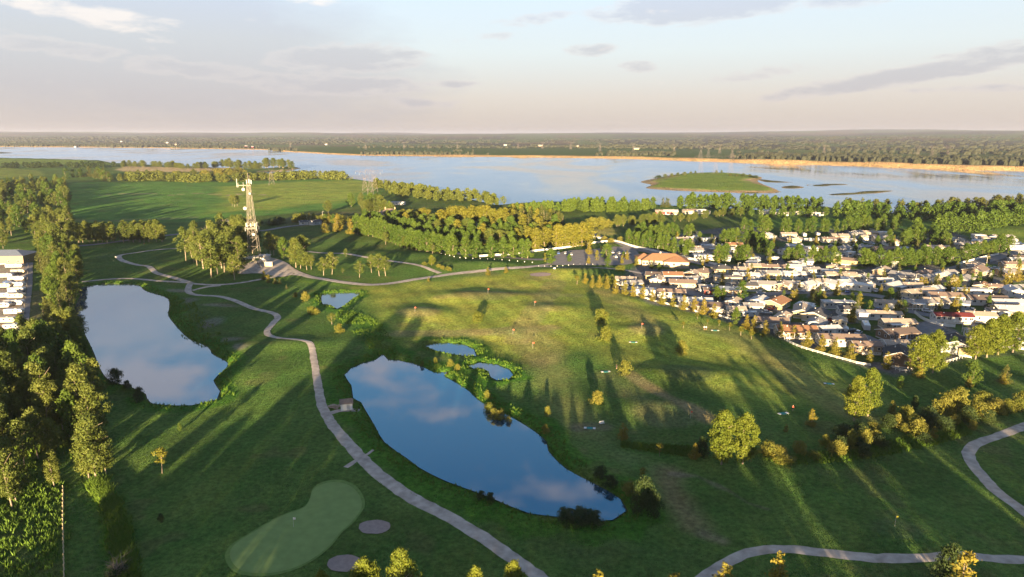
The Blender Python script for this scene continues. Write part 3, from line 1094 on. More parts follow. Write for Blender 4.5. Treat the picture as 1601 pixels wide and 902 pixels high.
ribbon('village_street', [(925, 366), (955, 376), (985, 387), (1015, 394), (1060, 404), (1110, 415), (1150, 424)], 8, M['road'])
ribbon('village_street', [(1150, 424), (1140, 445), (1160, 466), (1182, 476), (1235, 488), (1290, 507), (1340, 525), (1380, 538), (1420, 527), (1455, 510), (1480, 502), (1530, 508)], 9, M['road'], .08)
ribbon('village_street', [(1180, 462), (1240, 457), (1300, 458), (1360, 461), (1400, 470), (1405, 480), (1370, 490), (1330, 492)], 7, M['road'], .09)
ribbon('village_street', [(1660, 388), (1601, 392), (1575, 398), (1520, 413), (1475, 423), (1430, 424), (1345, 430), (1300, 415), (1290, 402), (1310, 392), (1370, 385)], 9, M['road'], .085)
ribbon('village_street', [(1400, 480), (1450, 492), (1520, 500), (1640, 505)], 7, M['road'], .1)
ribbon('village_street', [(1010, 448), (1060, 452), (1110, 466), (1160, 468)], 8, M['road'], .11)


def draped(name, px, m, up=.09, rings=14, centre=None, step=1.2, closed=True, world_pts=None):
    P = smooth(world_pts or GP(px), step, True)
    c = np.array(centre or np.mean(P, 0))
    P = np.array(P)
    V = [c]
    fr = np.linspace(0, 1, rings + 1)[1:]
    XY = np.concatenate([[c]] + [c + (P - c) * f for f in fr])
    Z = hgt(XY[:, 0], XY[:, 1]) + up + np.maximum(XY[:, 1] - 150, 0) * .0005
    n = len(P)
    Fc = [(0, 1 + i, 1 + (i + 1) % n) for i in range(n)]
    for k in range(rings - 1):
        for i in range(n):
            a, b = 1 + k * n + i, 1 + k * n + (i + 1) % n
            Fc.append((a, a + n, b + n, b))
    return XY, Z, Fc, mesh(name, np.column_stack([XY, Z]).tolist(), Fc, [m], smooth_=True)


M['green'] = mat('putting_green_turf', (.17, .24, .075), .95, .14, .5, bump=.15)
M['fringe'] = mat('green_fringe_turf', (.12, .19, .045), .95, .2, .8, bump=.3)
gpx = [(360, 872), (366, 852), (400, 830), (440, 806), (474, 792), (484, 778), (488, 764), (502, 755), (525, 751), (548, 757), (562, 772), (565, 790), (550, 812), (530, 831), (515, 850), (490, 870), (460, 885), (420, 894), (378, 891)]
cg = G(478, 826)
g1 = [(cg[0] + (a - cg[0]) * 1.06, cg[1] + (b - cg[1]) * 1.06) for a, b in GP(gpx)]
struct('green_fringe', draped('green_fringe', None, M['fringe'], .06, centre=cg, world_pts=g1)[3])
struct('putting_green', draped('putting_green', gpx, M['green'], .09, centre=cg)[3])


def bunker(px, py, rx, ry, lab):
    s = mpp(px, py)
    cx, cy = G(px, py)
    ryw = abs(G(px, py - ry)[1] - G(px, py + ry)[1]) / 2
    pts = []
    for i in range(20):
        t = 2 * math.pi * i / 20
        k = 1 + rnd.uniform(-.06, .06)
        pts.append((cx + rx * s * k * math.cos(t), cy + ryw * k * math.sin(t)))
    XY, Z, Fc, me = draped('sand_bunker', None, M['bunker'], .10, 8, (cx, cy), 1.0, world_pts=pts)
    return struct('sand_bunker', me)


bunker(585, 818, 25, 11, '')
bunker(538, 875, 26, 13.5, '')
bunker(845, 430, 17, 2.5, '')
flat_pts = smooth(LOT, 3, True)
XY, Z, Fc, me = draped('parking_lot', None, M['lot'], .1, 10, None, 3, world_pts=LOT)
struct('parking_lot', me)
XY, Z, Fc, me = draped('tower_yard', [(372, 428), (382, 416), (402, 410), (425, 405), (445, 413), (462, 426), (440, 433), (405, 428)], M['path'], .1, 6, None, 3)
struct('tower_yard', me)

# ------------------------------------------------------------------ trees
def env(kind, t):
    """crown radius at height fraction t of the crown"""
    if kind == 'poplar':
        return (math.sin(math.pi * min(1, (t ** .85) * .84 + .14)) ** .9) * .31
    if kind == 'columnar':
        return (math.sin(math.pi * min(1, t * .9 + .1)) ** .6) * .13
    if kind == 'spruce':
        return (1 - t) ** .85 * .24 + .012
    if kind == 'young':
        return (1 - t) ** .6 * min(1, t * 5 + .35) * .22 + .012
    if kind == 'tall':
        return (math.sin(math.pi * min(1, t * .85 + .12)) ** .8) * .23
    if kind == 'shrub':
        return math.sqrt(max(0, 1 - t * t)) * .62
    return .3


def crown_mesh(name, kind, seed, clumps, leaves, leaf, m, cb=.15, clump_r=.10, flat_=.75, void=0.0):
    rs = np.random.RandomState(seed)
    P, Nn, T = [], [], []
    lob = rs.rand(5) * 6.28
    for i in range(clumps):
        t = rs.rand() ** (.9 if kind not in ('spruce', 'young') else 1.35)
        a = rs.rand() * 6.283
        r = env(kind, t)
        # uneven outline: lobes push the crown out and in
        r *= 1 + .3 * math.sin(2 * a + lob[0] + 3 * t) + .14 * math.sin(3 * a + lob[1] - 5 * t)
        q = r * (rs.rand() ** .45) * .9
        cr = clump_r * (.65 + .7 * rs.rand())
        if kind in ('spruce', 'young'):
            cr *= (1.15 - .75 * t)
        if kind == 'columnar':
            cr *= .8
        c = np.array([q * math.cos(a), q * math.sin(a), cb + (1 - cb) * t - (cr * .6 if t > .85 else 0)])
        if rs.rand() < void:
            continue
        k = max(6, int(leaves * (cr / clump_r) ** 1.6))
        d = rs.normal(size=(k, 3))
        d /= np.linalg.norm(d, axis=1)[:, None]
        pos = c + d * cr * (rs.uniform(.35, 1.0, (k, 1)) ** .6 * 1.25 * (1 + .35 * rs.rand(k, 1) ** 4)) * np.array([1, 1, flat_])
        if kind in ('spruce',):
            pos[:, 2] -= np.hypot(pos[:, 0], pos[:, 1]) * .22
        nn = d + rs.normal(size=(k, 3)) * .45
        nn[:, 2] += .15
        P.append(pos)
        Nn.append(nn)
        T.append(np.full(k, rs.rand()) * .75 + rs.rand(k) * .25)
    P = np.concatenate(P)
    Nn = np.concatenate(Nn)
    T = np.concatenate(T)
    Nn /= np.linalg.norm(Nn, axis=1)[:, None]
    k = len(P)
    up = rs.normal(size=(k, 3))
    A = np.cross(Nn, up)
    A /= np.linalg.norm(A, axis=1)[:, None]
    B = np.cross(Nn, A)
    s = leaf * rs.uniform(.6, 1.35, (k, 1))
    V = np.stack([P - A * s, P - B * s * .55, P + A * s, P + B * s * .55], 1).reshape(-1, 3)
    V[:, 2] = np.clip(V[:, 2], .0, 1.03)
    q = np.arange(4 * k).reshape(-1, 4)
    me = gridmesh(name, V, q, None, [m])
    me.polygons.foreach_set('use_smooth', np.zeros(k, bool))
    at = me.attributes.new('tint', 'FLOAT', 'POINT')
    at.data.foreach_set('value', np.repeat(T, 4).astype(np.float32))
    return me


def trunk_mesh(name, top, r, m, limbs=5, seed=0, spread=.16, base=.3, bare=False):
    rs = random.Random(seed)
    b = MB()
    lean = (rs.uniform(-.02, .02), rs.uniform(-.02, .02))
    segs = 4
    pts = [(lean[0] * i, lean[1] * i, top * i / segs - (.02 if i == 0 else 0)) for i in range(segs + 1)]
    for i in range(segs):
        b.bar(pts[i], pts[i + 1], r * (1 - .75 * i / segs), 0, 6, r * (1 - .75 * (i + 1) / segs))
    for i in range(limbs):
        z = base + (top - base) * rs.random() * .85
        a = rs.random() * 6.28
        ln = spread * rs.uniform(.6, 1.2)
        e = (math.cos(a) * ln, math.sin(a) * ln, z + ln * rs.uniform(.5, 1.1))
        b.bar((lean[0] * 2, lean[1] * 2, z), e, r * .38, 0, 4, r * .1)
        if bare:
            for j in range(5):
                a2 = a + rs.uniform(-.9, .9)
                f = rs.uniform(.4, 1)
                s = Vector((e[0] * f, e[1] * f, z + (e[2] - z) * f))
                b.bar(s, s + Vector((math.cos(a2) * ln * .5, math.sin(a2) * ln * .5, ln * rs.uniform(.2, .6))), r * .15, 0, 3, r * .04)
    return b.mesh(name, m)


SP = {}


def species(key, name, kind, n, clumps, leaves, leaf, lm, bm_, cb, cr, top, tr, **k):
    lst = []
    for i in range(n):
        cm = crown_mesh('crown_' + key, kind, hash_(key) + i * 7, clumps, leaves, leaf, M[lm], cb, cr, **k)
        tm = trunk_mesh('trunk_' + key, top, tr, M[bm_], 6 if kind != 'spruce' else 2, i + hash_(key), .2 if kind != 'columnar' else .08, max(cb, .12))
        lst.append((cm, tm))
    SP[key] = (name, lst)


def hash_(s):
    return sum(ord(c) * (i + 3) for i, c in enumerate(s)) % 9973


species('poplar', 'poplar_tree', 'poplar', 4, 85, 36, .026, 'leaf_poplar', 'white_bark', .07, .075, .7, .018)
species('cottonwood', 'cottonwood_tree', 'poplar', 3, 190, 46, .0165, 'leaf_cotton', 'white_bark', .12, .052, .75, .02)
species('gold', 'golden_poplar_tree', 'columnar', 3, 46, 34, .026, 'leaf_gold', 'bark', .05, .075, .7, .012)
species('column', 'columnar_poplar_tree', 'columnar', 3, 46, 36, .024, 'leaf_poplar', 'bark', .05, .08, .7, .012)
species('spruce', 'spruce_tree', 'spruce', 3, 75, 34, .022, 'leaf_spruce', 'bark', .05, .085, .8, .014)
species('young', 'young_spruce_tree', 'young', 4, 70, 34, .024, 'leaf_larch', 'bark', .07, .08, .8, .014)
species('tall', 'aspen_tree', 'tall', 4, 75, 34, .020, 'leaf_forest', 'white_bark', .28, .06, .85, .014, void=.12)
species('forest', 'balsam_tree', 'tall', 4, 150, 44, .0155, 'leaf_forest', 'white_bark', .16, .052, .85, .014, void=.06)
species('shrub', 'willow_shrub', 'shrub', 4, 70, 36, .042, 'leaf_bush', 'bark', .0, .15, .5, .02)
species('dark', 'dark_willow_shrub', 'shrub', 3, 80, 40, .038, 'leaf_dark', 'bark', .0, .15, .6, .02)
species('lean', 'sapling_tree', 'columnar', 2, 26, 30, .03, 'leaf_gold', 'bark', .4, .09, .8, .012)
NTREE = [0]
TREEPOS = []


def tree(key, x, y, h, label, group=None, wid=1.0, cat=None, name=None, simple=False):
    wid *= {'poplar': .8, 'cottonwood': .88}.get(key, 1)
    nm, lst = SP[key]
    ci = rnd.randrange(len(lst))
    cm, tm = lst[ci]
    z = H(x, y) - .1
    if MODE:
        STUFF.setdefault(label, []).append((cm, x, y, z, h, wid, rnd.random() * 6.28))
        return None
    s = h
    t = thing(name or nm, label, cat or ('shrub' if 'shrub' in nm else 'tree'), (x, y, z), rnd.random() * 6.28, group, (s * wid, s * wid, s))
    link('crown', cm, t)
    if 'shrub' not in nm:
        link('trunk', tm, t)
    NTREE[0] += 1
    TREEPOS.append((x, y))
    return t


STUFF = {}


def stuffrow(*a, **k):
    global MODE
    MODE = 1
    r = row(*a, **k)
    MODE = 0
    return r


MODE = 0


def ptree(key, px, py, hpx, label, group=None, wid=1.0, **k):
    x, y = G(px, py)
    return tree(key, x, y, hpx * mpp(px, py) * 1.05, label, group, wid, **k)


def row(key, pts, n, hpx, label, group, wid=1.0, jit=1.0, hv=.15, rows=1, gap=0, **k):
    """pts: pixel polyline; trees evenly along it in the world"""
    P = smooth(GP(pts), 2.0)
    L = [0]
    for a, b in zip(P, P[1:]):
        L.append(L[-1] + math.hypot(a[0] - b[0], a[1] - b[1]))
    out = []
    for i in range(n):
        d = L[-1] * (i + .5) / n
        j = max(q for q in range(len(L)) if L[q] <= d)
        x, y = P[j]
        for r_ in range(rows):
            xx = x + rnd.uniform(-jit, jit)
            yy = y + rnd.uniform(-jit, jit) + r_ * gap
            h = hpx * ((yy * math.cos(PITCH) + 18) / F) * rnd.uniform(1 - hv, 1 + hv)
            kk = key if isinstance(key, str) else rnd.choice(key)
            lb = label(i, r_) if callable(label) else label
            out.append(tree(kk, xx, yy, h, lb, group, wid * rnd.uniform(.9, 1.12), **k))
    return out


def inpoly(x, y, P):
    c = False
    n = len(P)
    for i in range(n):
        ax, ay = P[i]
        bx, by = P[(i + 1) % n]
        if (ay > y) != (by > y) and x < (bx - ax) * (y - ay) / (by - ay) + ax:
            c = not c
    return c


def scatter(keys, px, spacing, hm, label, group, wid=1.0, maxn=400, avoid=None, hv=.2, **k):
    P = GP(px)
    xs = [p[0] for p in P]
    ys = [p[1] for p in P]
    pts = []
    tries = 0
    while tries < 30 * maxn and len(pts) < maxn:
        tries += 1
        x, y = rnd.uniform(min(xs), max(xs)), rnd.uniform(min(ys), max(ys))
        if not inpoly(x, y, P) or any((x - a) ** 2 + (y - b) ** 2 < spacing ** 2 for a, b in pts):
            continue
        if avoid and avoid(x, y):
            continue
        pts.append((x, y))
    for x, y in pts:
        tree(rnd.choice(keys), x, y, hm * rnd.uniform(1 - hv, 1 + hv), label, group, wid * rnd.uniform(.85, 1.15), **k)
    return len(pts)


def side(i, n):
    return ORD[i]


# --- spruces along the village fence
FENCE_SPRUCE = [(915, 443, 17), (926, 450, 20), (937, 450, 20), (949, 452, 21), (962, 459, 22), (977, 461, 23), (990, 464, 22), (1005, 467, 23), (1020, 471, 20), (1035, 476, 22), (1052, 479, 20),
                (1069, 485, 24), (1085, 487, 24), (1100, 492, 25), (1116, 497, 24), (1167, 516, 24), (1179, 521, 28), (1196, 523, 22), (1219, 528, 25), (1241, 531, 23), (1262, 545, 27),
                (1284, 551, 28), (1305, 557, 29), (1330, 564, 28), (1359, 568, 22), (1386, 578, 28)]
for i, (a, b, h) in enumerate(FENCE_SPRUCE):
    ptree('young', a, b, h, 'golden spruce along the village fence, %s from the clubhouse end' % ORD[i], 'spruces along the village fence', 1.15)
ptree('poplar', 1150, 508, 27, 'round bushy evergreen beside the white fifth-wheel trailer at the village fence', None, 1.0)
for i, (a, b, h) in enumerate([(902, 444, 14), (1068, 513, 11), (1090, 499, 11), (1106, 506, 8), (1124, 509, 10), (1141, 516, 13), (1158, 524, 15), (1175, 530, 13), (1192, 532, 12)]):
    ptree('lean', a, b, h, 'thin golden sapling outside the spruce row, %s from the clubhouse end' % ORD[i], 'saplings outside the spruce row', 1.9)
ptree('forest', 947, 446, 18, 'dense dark green deciduous tree at the north end of the fence spruces', None, 1.3)
ptree('forest', 957, 447, 18, 'dark green tree close against the grey-roofed house at the course edge', None, 1.3)

# --- lone bushes and trees on the course
for key, a, b, h, w, lb in [
    ('shrub', 747, 503, 16, .95, 'round golden bush between the tan greens in mid course'),
    ('shrub', 940, 508, 25, .78, 'upper of two stacked golden bushes near the centre fairway'),
    ('shrub', 946, 531, 23, .8, 'lower green bush just below a golden one near the centre fairway'),
    ('shrub', 976, 586, 22, .75, 'golden round bush at the end of the worn tan track'),
    ('shrub', 933, 632, 20, .9, 'solitary yellow bush south of the long tree shadows'),
    ('shrub', 856, 650, 17, .5, 'small narrow golden bush on the rise east of the main pond'),
    ('young', 1086, 718, 27, 1.3, 'small golden conifer left of the two big cottonwoods'),
    ('lean', 1031, 712, 22, 1.6, 'slender golden sapling on open turf below the practice green'),
    ('young', 1268, 671, 29, 1.2, 'golden spruce standing on open grass left of the tall cottonwood pair'),
    ('young', 1228, 681, 14, 1.3, 'tiny golden spruce beside the blue tee mat'),
    ('young', 1393, 652, 24, 1.3, 'small golden conifer right of the tall cottonwood pair'),
    ('dark', 1430, 640, 22, .45, 'dark narrow bush on grass below the village fence'),
    ('spruce', 1571, 597, 30, 1.2, 'pale silvery spruce alone on the right-hand slope'),
    ('young', 1568, 600, 18, 1.4, 'short golden spruce in front of the silvery one on the right slope'),
    ('poplar', 1407, 608, 20, 1.2, 'small round tree on dry grass under the village fence corner'),
    ('poplar', 1518, 604, 40, 1.15, 'broad green poplar alone on the slope under the white fence'),
    ('young', 1514, 606, 18, 1.3, 'short golden conifer at the foot of the lone slope poplar'),
    ('young', 1436, 592, 30, 1.1, 'golden young spruce in front of the big village-corner poplars'),
    ('poplar', 281, 671, 13, 1.0, 'tiny bright sapling alone on the shaded left fairway'),
    ('lean', 253, 737, 42, 1.3, 'thin golden sapling with bare lower stem on the left fairway'),
    ('dark', 252, 812, 14, .6, 'small dark shrub on the shaded left fairway'),
    ('shrub', 1065, 550, 22, .8, 'large round brownish bush at the edge of the long shadow'),
    ('cottonwood', 1128, 727, 88, 1.05, 'big bright cottonwood, left of the pair beside the creek'),
    ('cottonwood', 1161, 727, 82, .95, 'big bright cottonwood, right of the pair beside the creek'),
    ('dark', 1097, 712, 30, .6, 'dark bush tucked behind the left big cottonwood'),
    ('cottonwood', 1334, 663, 72, .95, 'tall cottonwood on the fairway below the village, nearer the tee mats'),
    ('cottonwood', 1356, 655, 76, .9, 'tall cottonwood on the fairway below the village, farther right of its pair'),
    ('cottonwood', 1437, 590, 66, 1.1, 'large poplar at the left of the clump inside the fence corner'),
    ('cottonwood', 1458, 584, 68, .95, 'large poplar at the right of the clump inside the fence corner'),
    ('cottonwood', 1525, 560, 54, 1.15, 'leftmost big poplar of the four along the white fence at right'),
    ('cottonwood', 1543, 557, 60, 1.1, 'second big poplar of the four along the white fence at right'),
    ('cottonwood', 1560, 554, 64, 1.15, 'third big poplar of the four along the white fence at right'),
    ('cottonwood', 1583, 550, 64, 1.2, 'rightmost big poplar of the four along the white fence at right'),
    ('dark', 1005, 803, 62, .42, 'large dark willow clump at the south-east tip of the main pond'),
    ('dark', 1020, 800, 40, .6, 'dark willow right of the large clump at the pond tip'),
    ('lean', 1004, 752, 26, 1.3, 'small golden sapling above the dark willow clump'),
    ('dark', 884, 812, 19, 1.5, 'low dark willow leaning on the lower shore of the main pond'),
    ('dark', 905, 815, 24, 1.3, 'rounded dark willow in the middle of the lower shore clump'),
    ('dark', 926, 815, 19, 1.5, 'small dark willow at the right end of the lower shore clump'),
    ('dark', 752, 779, 14, .8, 'small dark bush on the south-west bank of the main pond'),
    ('dark', 766, 783, 16, .8, 'rounder dark bush on the south-west bank of the main pond'),
    ('shrub', 985, 772, 22, .9, 'grey-green bush on the east bank near the pond tip'),
    ('dark', 938, 745, 18, 1.0, 'dark bush on the east bank half way down the pond'),
    ('dark', 955, 758, 18, 1.0, 'dark bush on the east bank above the pond tip'),
    ('shrub', 853, 675, 14, .8, 'golden bush on the bulge of the east pond bank'),
    ('young', 974, 686, 26, 1.6, 'dull grey-green bush where the mown strip begins'),
    ('dark', 180, 600, 26, .7, 'dark round willow at the left pond corner'),
    ('dark', 218, 628, 24, .5, 'dark pointed willow on the lower bank of the left pond'),
    ('dark', 199, 608, 14, .7, 'small dark willow on the left pond bank'),
    ('young', 485, 350 + 0, 1, 1, None)]:
    if lb:
        ptree(key, a, b, h, lb, None, w)
for i, (a, b, h, w) in enumerate([(765, 640, 20, .7), (772, 648, 20, .8), (782, 650, 20, .9), (795, 655, 14, .8), (762, 622, 14, .7)]):
    ptree('shrub', a, b, h, 'golden bush on the east bank of the main pond, %s from its top' % ORD[i], 'golden bushes on the east pond bank', w)
for i, (a, b, h) in enumerate([(681, 567, 9), (704, 572, 12), (715, 578, 10), (660, 569, 8)]):
    ptree('shrub', a, b, h, 'small reddish-gold bush between the main pond and the oval pond', 'small bushes between the ponds', .7)
for i, (a, b, h, w) in enumerate([(478, 470, 15, .7), (487, 489, 13, 1.0), (495, 489, 9, 1), (462, 464, 8, .8)]):
    ptree('shrub', a, b, h, ['feathery golden bush left of the small pond', 'dense golden bush below the small pond', 'tiny golden bush beside the dense one below the small pond', 'very small dark bush left of the small pond'][i], None, w)
ptree('tall', 519, 508, 18, 'leaning pale willow on the bank below the small pond, upper of two', None, 1.5)
ptree('shrub', 530, 521, 14, 'pale golden bush at the foot of the leaning willow', None, .9)
# creek willows at the right
CREEK = [(1200, 712, 22, 1.2, 's'), (1216, 716, 18, 1.6, 's'), (1225, 724, 14, 1.9, 's'), (1250, 711, 20, 1.0, 's'), (1273, 719, 13, 1.2, 's'), (1289, 701, 20, .8, 's'), (1308, 714, 24, .8, 's'), (1313, 706, 22, 1, 'd'),
         (1330, 702, 30, .6, 's'), (1340, 703, 18, .8, 'd'), (1352, 700, 30, .5, 's'), (1350, 716, 22, .8, 'd'), (1365, 680, 20, .9, 's'), (1366, 692, 20, 1, 's'), (1320, 688, 24, 1.1, 'd'), (1345, 682, 20, 1.2, 'd'),
         (1390, 668, 20, 1.1, 'd'), (1402, 668, 22, .8, 's'), (1416, 660, 28, .8, 's'), (1415, 676, 16, .9, 's'), (1434, 682, 30, .8, 's'), (1450, 660, 28, 1, 'd'), (1445, 690, 16, 1, 'd'), (1463, 668, 24, 1.1, 'd'),
         (1472, 646, 30, .9, 's'), (1482, 642, 34, .7, 's'), (1496, 640, 38, .7, 's'), (1492, 662, 18, .8, 's'), (1512, 656, 24, 1, 'd'), (1514, 655, 22, .8, 's'), (1530, 650, 24, 1.1, 's'), (1535, 632, 24, 1, 's'),
         (1556, 642, 22, 1.3, 's'), (1572, 640, 20, 1.0, 's'), (1590, 638, 20, 1, 's'), (1600, 630, 22, 1, 's'), (1520, 668, 14, .9, 's'), (1375, 700, 20, 1, 'd'), (1478, 668, 20, 1.1, 'd'), (1544, 655, 18, 1, 'd')]
for i, (a, b, h, w, k) in enumerate(CREEK):
    ptree('shrub' if k == 's' else 'dark', a, b + 3, h, 'golden leafy willow in the tangled creek thicket right of the big cottonwoods' if k == 's' else 'dark shaded willow in the tangled creek thicket',  # shaded willows take the darker leaves: shade put into the leaf colour
          'golden willows of the creek thicket' if k == 's' else 'dark willows of the creek thicket', w)
ptree('young', 1459, 687, 22, 'golden spruce at the lower edge of the creek thicket', None, 1.3)
ptree('spruce', 1349, 719, 22, 'blue-green spruce in front of the creek thicket', None, 1.4)

# --- the near trees whose tops stand in the bottom edge, and the shelter belt behind them
def toptree(key, px, ptop, h, label, wid=1.0):
    cy = (451 - ptop) / F
    dy = math.cos(PITCH) + cy * math.sin(PITCH)
    dz = -math.sin(PITCH) + cy * math.cos(PITCH)
    t = (h - CH) / dz
    return tree(key, (px - 800.5) / F * t, dy * t, h, label, None, wid)


toptree('cottonwood', 569, 866, 12.5, 'golden-leaved tree at the bottom edge beside the lower sand bunker', .85)
toptree('cottonwood', 626, 855, 13.5, 'tallest golden-leaved tree at the bottom edge, right of the lower bunker', .85)
toptree('cottonwood', 500, 886, 11.5, 'golden tree top at the bottom edge left of the lower bunker', .8)
toptree('cottonwood', 742, 884, 11.5, 'golden tree top at the bottom edge left of the cart path', .7)
toptree('cottonwood', 804, 874, 12, 'golden tree top at the bottom edge right next to the cart path', .75)
toptree('young', 935, 889, 11, 'golden spruce top at the bottom edge below the pond', 1.3)
toptree('young', 1058, 889, 11, 'golden spruce top left of the curving lower path', 1.3)
toptree('young', 1135, 873, 12, 'golden spruce top standing against the curving lower path', 1.0)
toptree('young', 1221, 857, 13, 'golden spruce below the lower path near its first bend', .9)
toptree('dark', 1490, 856, 9, 'dark round shrub by the lower path at right', .42)
toptree('young', 1515, 860, 14, 'golden spruce in front of a dark shrub by the lower path', 1.0)  # golden needles used here: low sun on this spruce put into its colour
belt = []
for xx, yy, hh in [(-190, 30, 17), (-168, 20, 15), (-146, 30, 18), (-120, 22, 14), (-93, 26, 17), (-85, 22, 16.5), (-77, 28, 19), (-70, 24, 26),
                   (-62, 30, 29), (-53, 24, 28), (-45, 30, 24), (-40.5, 22, 20), (-36, 24, 17.5), (-28, 32, 16.5), (-20, 24, 17.5), (-11, 32, 16.5), (-3, 24, 17.5), (6, 32, 16.5), (15, 24, 17.5), (24, 32, 16.5), (33, 24, 17.5), (42, 30, 17),
                   (54, 26, 18), (66, 30, 19), (82, 26, 19.5), (92, 30, 18), (108, 26, 20), (119, 30, 19), (136, 26, 20), (150, 30, 21), (163, 26, 22), (178, 30, 22), (195, 26, 22)]:
    belt.append((xx, yy, hh))
for xx, yy, hh in list(belt):
    if -48 < xx < 45:
        belt.append((xx + 4.5, yy - 14 if yy > 28 else yy - 3, hh))
    elif xx > 45 and int(xx) % 3:
        belt.append((xx + 6.5, yy - 10, hh - 1.5))
for xx, yy, hh in belt:
    tree('forest' if hh > 20 else 'cottonwood', xx, yy, hh, 'tall tree of the shelter belt along the near edge of the course', 'shelter belt trees', 1.3, name='belt_tree')

# --- left forest (big balsams close by)
lf = 'ragged olive-green tree in the dense wood filling the left edge'
gl = 'balsams of the left-edge wood'
scatter(['forest', 'forest', 'poplar', 'tall'], [(-60, 560), (60, 560), (125, 560), (150, 620), (160, 660), (120, 700), (80, 700), (40, 730), (-60, 740)], 5.4, 16.5, lf, gl, .85, 90, hv=.32)
scatter(['forest', 'tall'], [(-90, 640), (30, 640), (50, 730), (20, 790), (-90, 860)], 6.0, 16, lf, gl, .85, 22, hv=.3)
for a, b, h, lb in [(150, 745, 110, 'bright balsam group tree with pale trunks at the end of the hedge strip'), (138, 742, 80, 'leafy balsam left of the pale-trunked one at the hedge strip'), (165, 735, 74, 'balsam on the fairway side of the hedge strip end'),
                    (150, 690, 95, 'tall balsam just behind the pale-trunked group'), (84, 755, 60, 'round-headed balsam at the head of the wooden post fence'), (82, 715, 66, 'pointed balsam behind the post fence head'),
                    (25, 780, 80, 'balsam at the corner of the leafy crop field')]:
    ptree('forest', a, b, h, lb, None, .95)
ls = 'olive-green tree in the narrow tree strip between the trailer lot and the left pond'
scatter(['poplar', 'forest', 'spruce'], [(60, 400), (118, 400), (128, 440), (118, 480), (120, 540), (130, 565), (70, 560), (78, 500), (70, 450)], 5.5, 14, ls, 'trees of the strip beside the left pond', .9, 60, hv=.3)
scatter(['forest', 'tall'], [(48, 350), (112, 350), (120, 400), (60, 400)], 8, 17, ls, 'trees of the strip beside the left pond', 1.0, 36, hv=.3)
scatter(['tall', 'forest', 'poplar'], [(-80, 294), (105, 290), (112, 340), (100, 352), (45, 352), (38, 388), (-80, 392)], 11, 16, 'tree of the wide brownish wood beyond the trailer lot', 'trees of the wood beyond the trailer lot', 1.05, 170, hv=.32)
row(['spruce', 'column'], [(100, 279), (150, 276), (168, 284)], 18, 14, 'small dark tree in the clump by the far left field', 'far left field clump', 1.8, 6)
row('forest', [(112, 380), (260, 377)], 26, 30, lambda i, r: 'dark round-topped tree in the hedge row above the left pond', 'hedge row above the left pond', 1.05, 2.0, .08)
row('forest', [(115, 374), (258, 371)], 22, 28, 'dark round-topped tree in the hedge row above the left pond', 'hedge row above the left pond', 1.05, 2.0, .08)
# strips along the top-left
stuffrow(['forest', 'dark'], [(0, 263), (60, 262), (120, 262), (175, 262)], 34, 9, 'small dark tree in the windbreak below the far left shore', 'windbreak below the far left shore', 1.6, 8)
row(['forest'], [(184, 262), (250, 262), (300, 265), (345, 262)], 30, 10, 'dark tree on the far peninsula above the sandy pit', 'peninsula trees', 1.7, 10)
row(['forest'], [(345, 262), (400, 262), (455, 263)], 24, 14, 'taller dark tree near the tip of the far peninsula', 'peninsula tip trees', 1.5, 10)
stuffrow(['forest', 'shrub'], [(185, 284), (250, 282), (330, 285), (430, 281), (540, 281)], 60, 13, 'dark tree in the long windbreak above the big hay field', 'windbreak above the hay field', 1.5, 9)
row(['forest', 'shrub'], [(200, 276), (300, 276), (380, 272)], 20, 10, 'dark bushy tree below the sandy pit', 'bushy trees below the sandy pit', 1.7, 9)
for a, b in [(363, 323), (367, 324), (371, 323)]:
    ptree('tall', a, b, 17, 'small brownish tree in the lone clump on the hay field', 'lone clump on the hay field', 1.2)

# --- tower grove
scatter(['tall', 'tall', 'forest'], [(282, 402), (300, 385), (345, 375), (395, 376), (400, 392), (382, 402), (375, 424), (350, 427), (325, 418), (298, 412)], 7.5, 19, 'tall pale-stemmed aspen in the grove left of the lattice tower', 'aspens of the tower grove', 1.0, 44, hv=.3)
for i, (a, b, h) in enumerate([(330, 432, 52), (340, 428, 48), (318, 420, 52), (367, 436, 38), (378, 428, 30), (347, 420, 45), (423, 400, 36), (428, 399, 32)]):
    ptree('tall', a, b, h, ['foremost pale-trunked aspen of the tower grove', 'thin white-trunked aspen beside the foremost one', 'broad aspen on the left flank of the tower grove', 'single crooked aspen between the grove and the tower yard',
                            'small aspen touching the tower yard', 'slim aspen deep in the tower grove', 'aspen just right of the tower, left of two', 'aspen just right of the tower, right of two'][i], None, 1.3)
for i, (a, b, h, k) in enumerate([(444, 405, 33, 'poplar'), (463, 420, 46, 'forest'), (470, 421, 38, 'forest'), (480, 423, 28, 'tall'), (487, 422, 24, 'tall'), (474, 415, 45, 'forest')]):
    ptree(k, a, b, h, ['neat egg-shaped poplar right of the tower', 'tall dark tree at the left of the clump by the gravel road', 'leafy tree in the middle of the clump by the gravel road', 'ragged small tree at the right of the clump by the gravel road',
                       'lowest ragged tree of the clump by the gravel road', 'rear dark tree of the clump by the gravel road'][i], None, 1.15)
for i, (a, b, h) in enumerate([(506, 430, 28), (519, 428, 34), (562, 434, 26), (581, 427, 28), (593, 432, 34), (603, 432, 30), (536, 427, 9)]):
    ptree('tall', a, b, h, 'ragged aspen on the mound beside the gravel road, %s from the left' % ORD[i], 'aspens on the mound by the gravel road', 1.25)
for i, (a, b, h) in enumerate([(541, 402, 13), (603, 382, 20), (624, 383, 16), (632, 387, 18), (640, 384, 18), (676, 399, 16), (509, 366, 20), (549, 367, 24), (528, 362, 26), (526, 364, 18)]):
    ptree('tall' if i < 6 else 'young', a, b, h, 'small golden tree on the striped slope left of the avenue', 'small golden trees on the striped slope', 1.3)
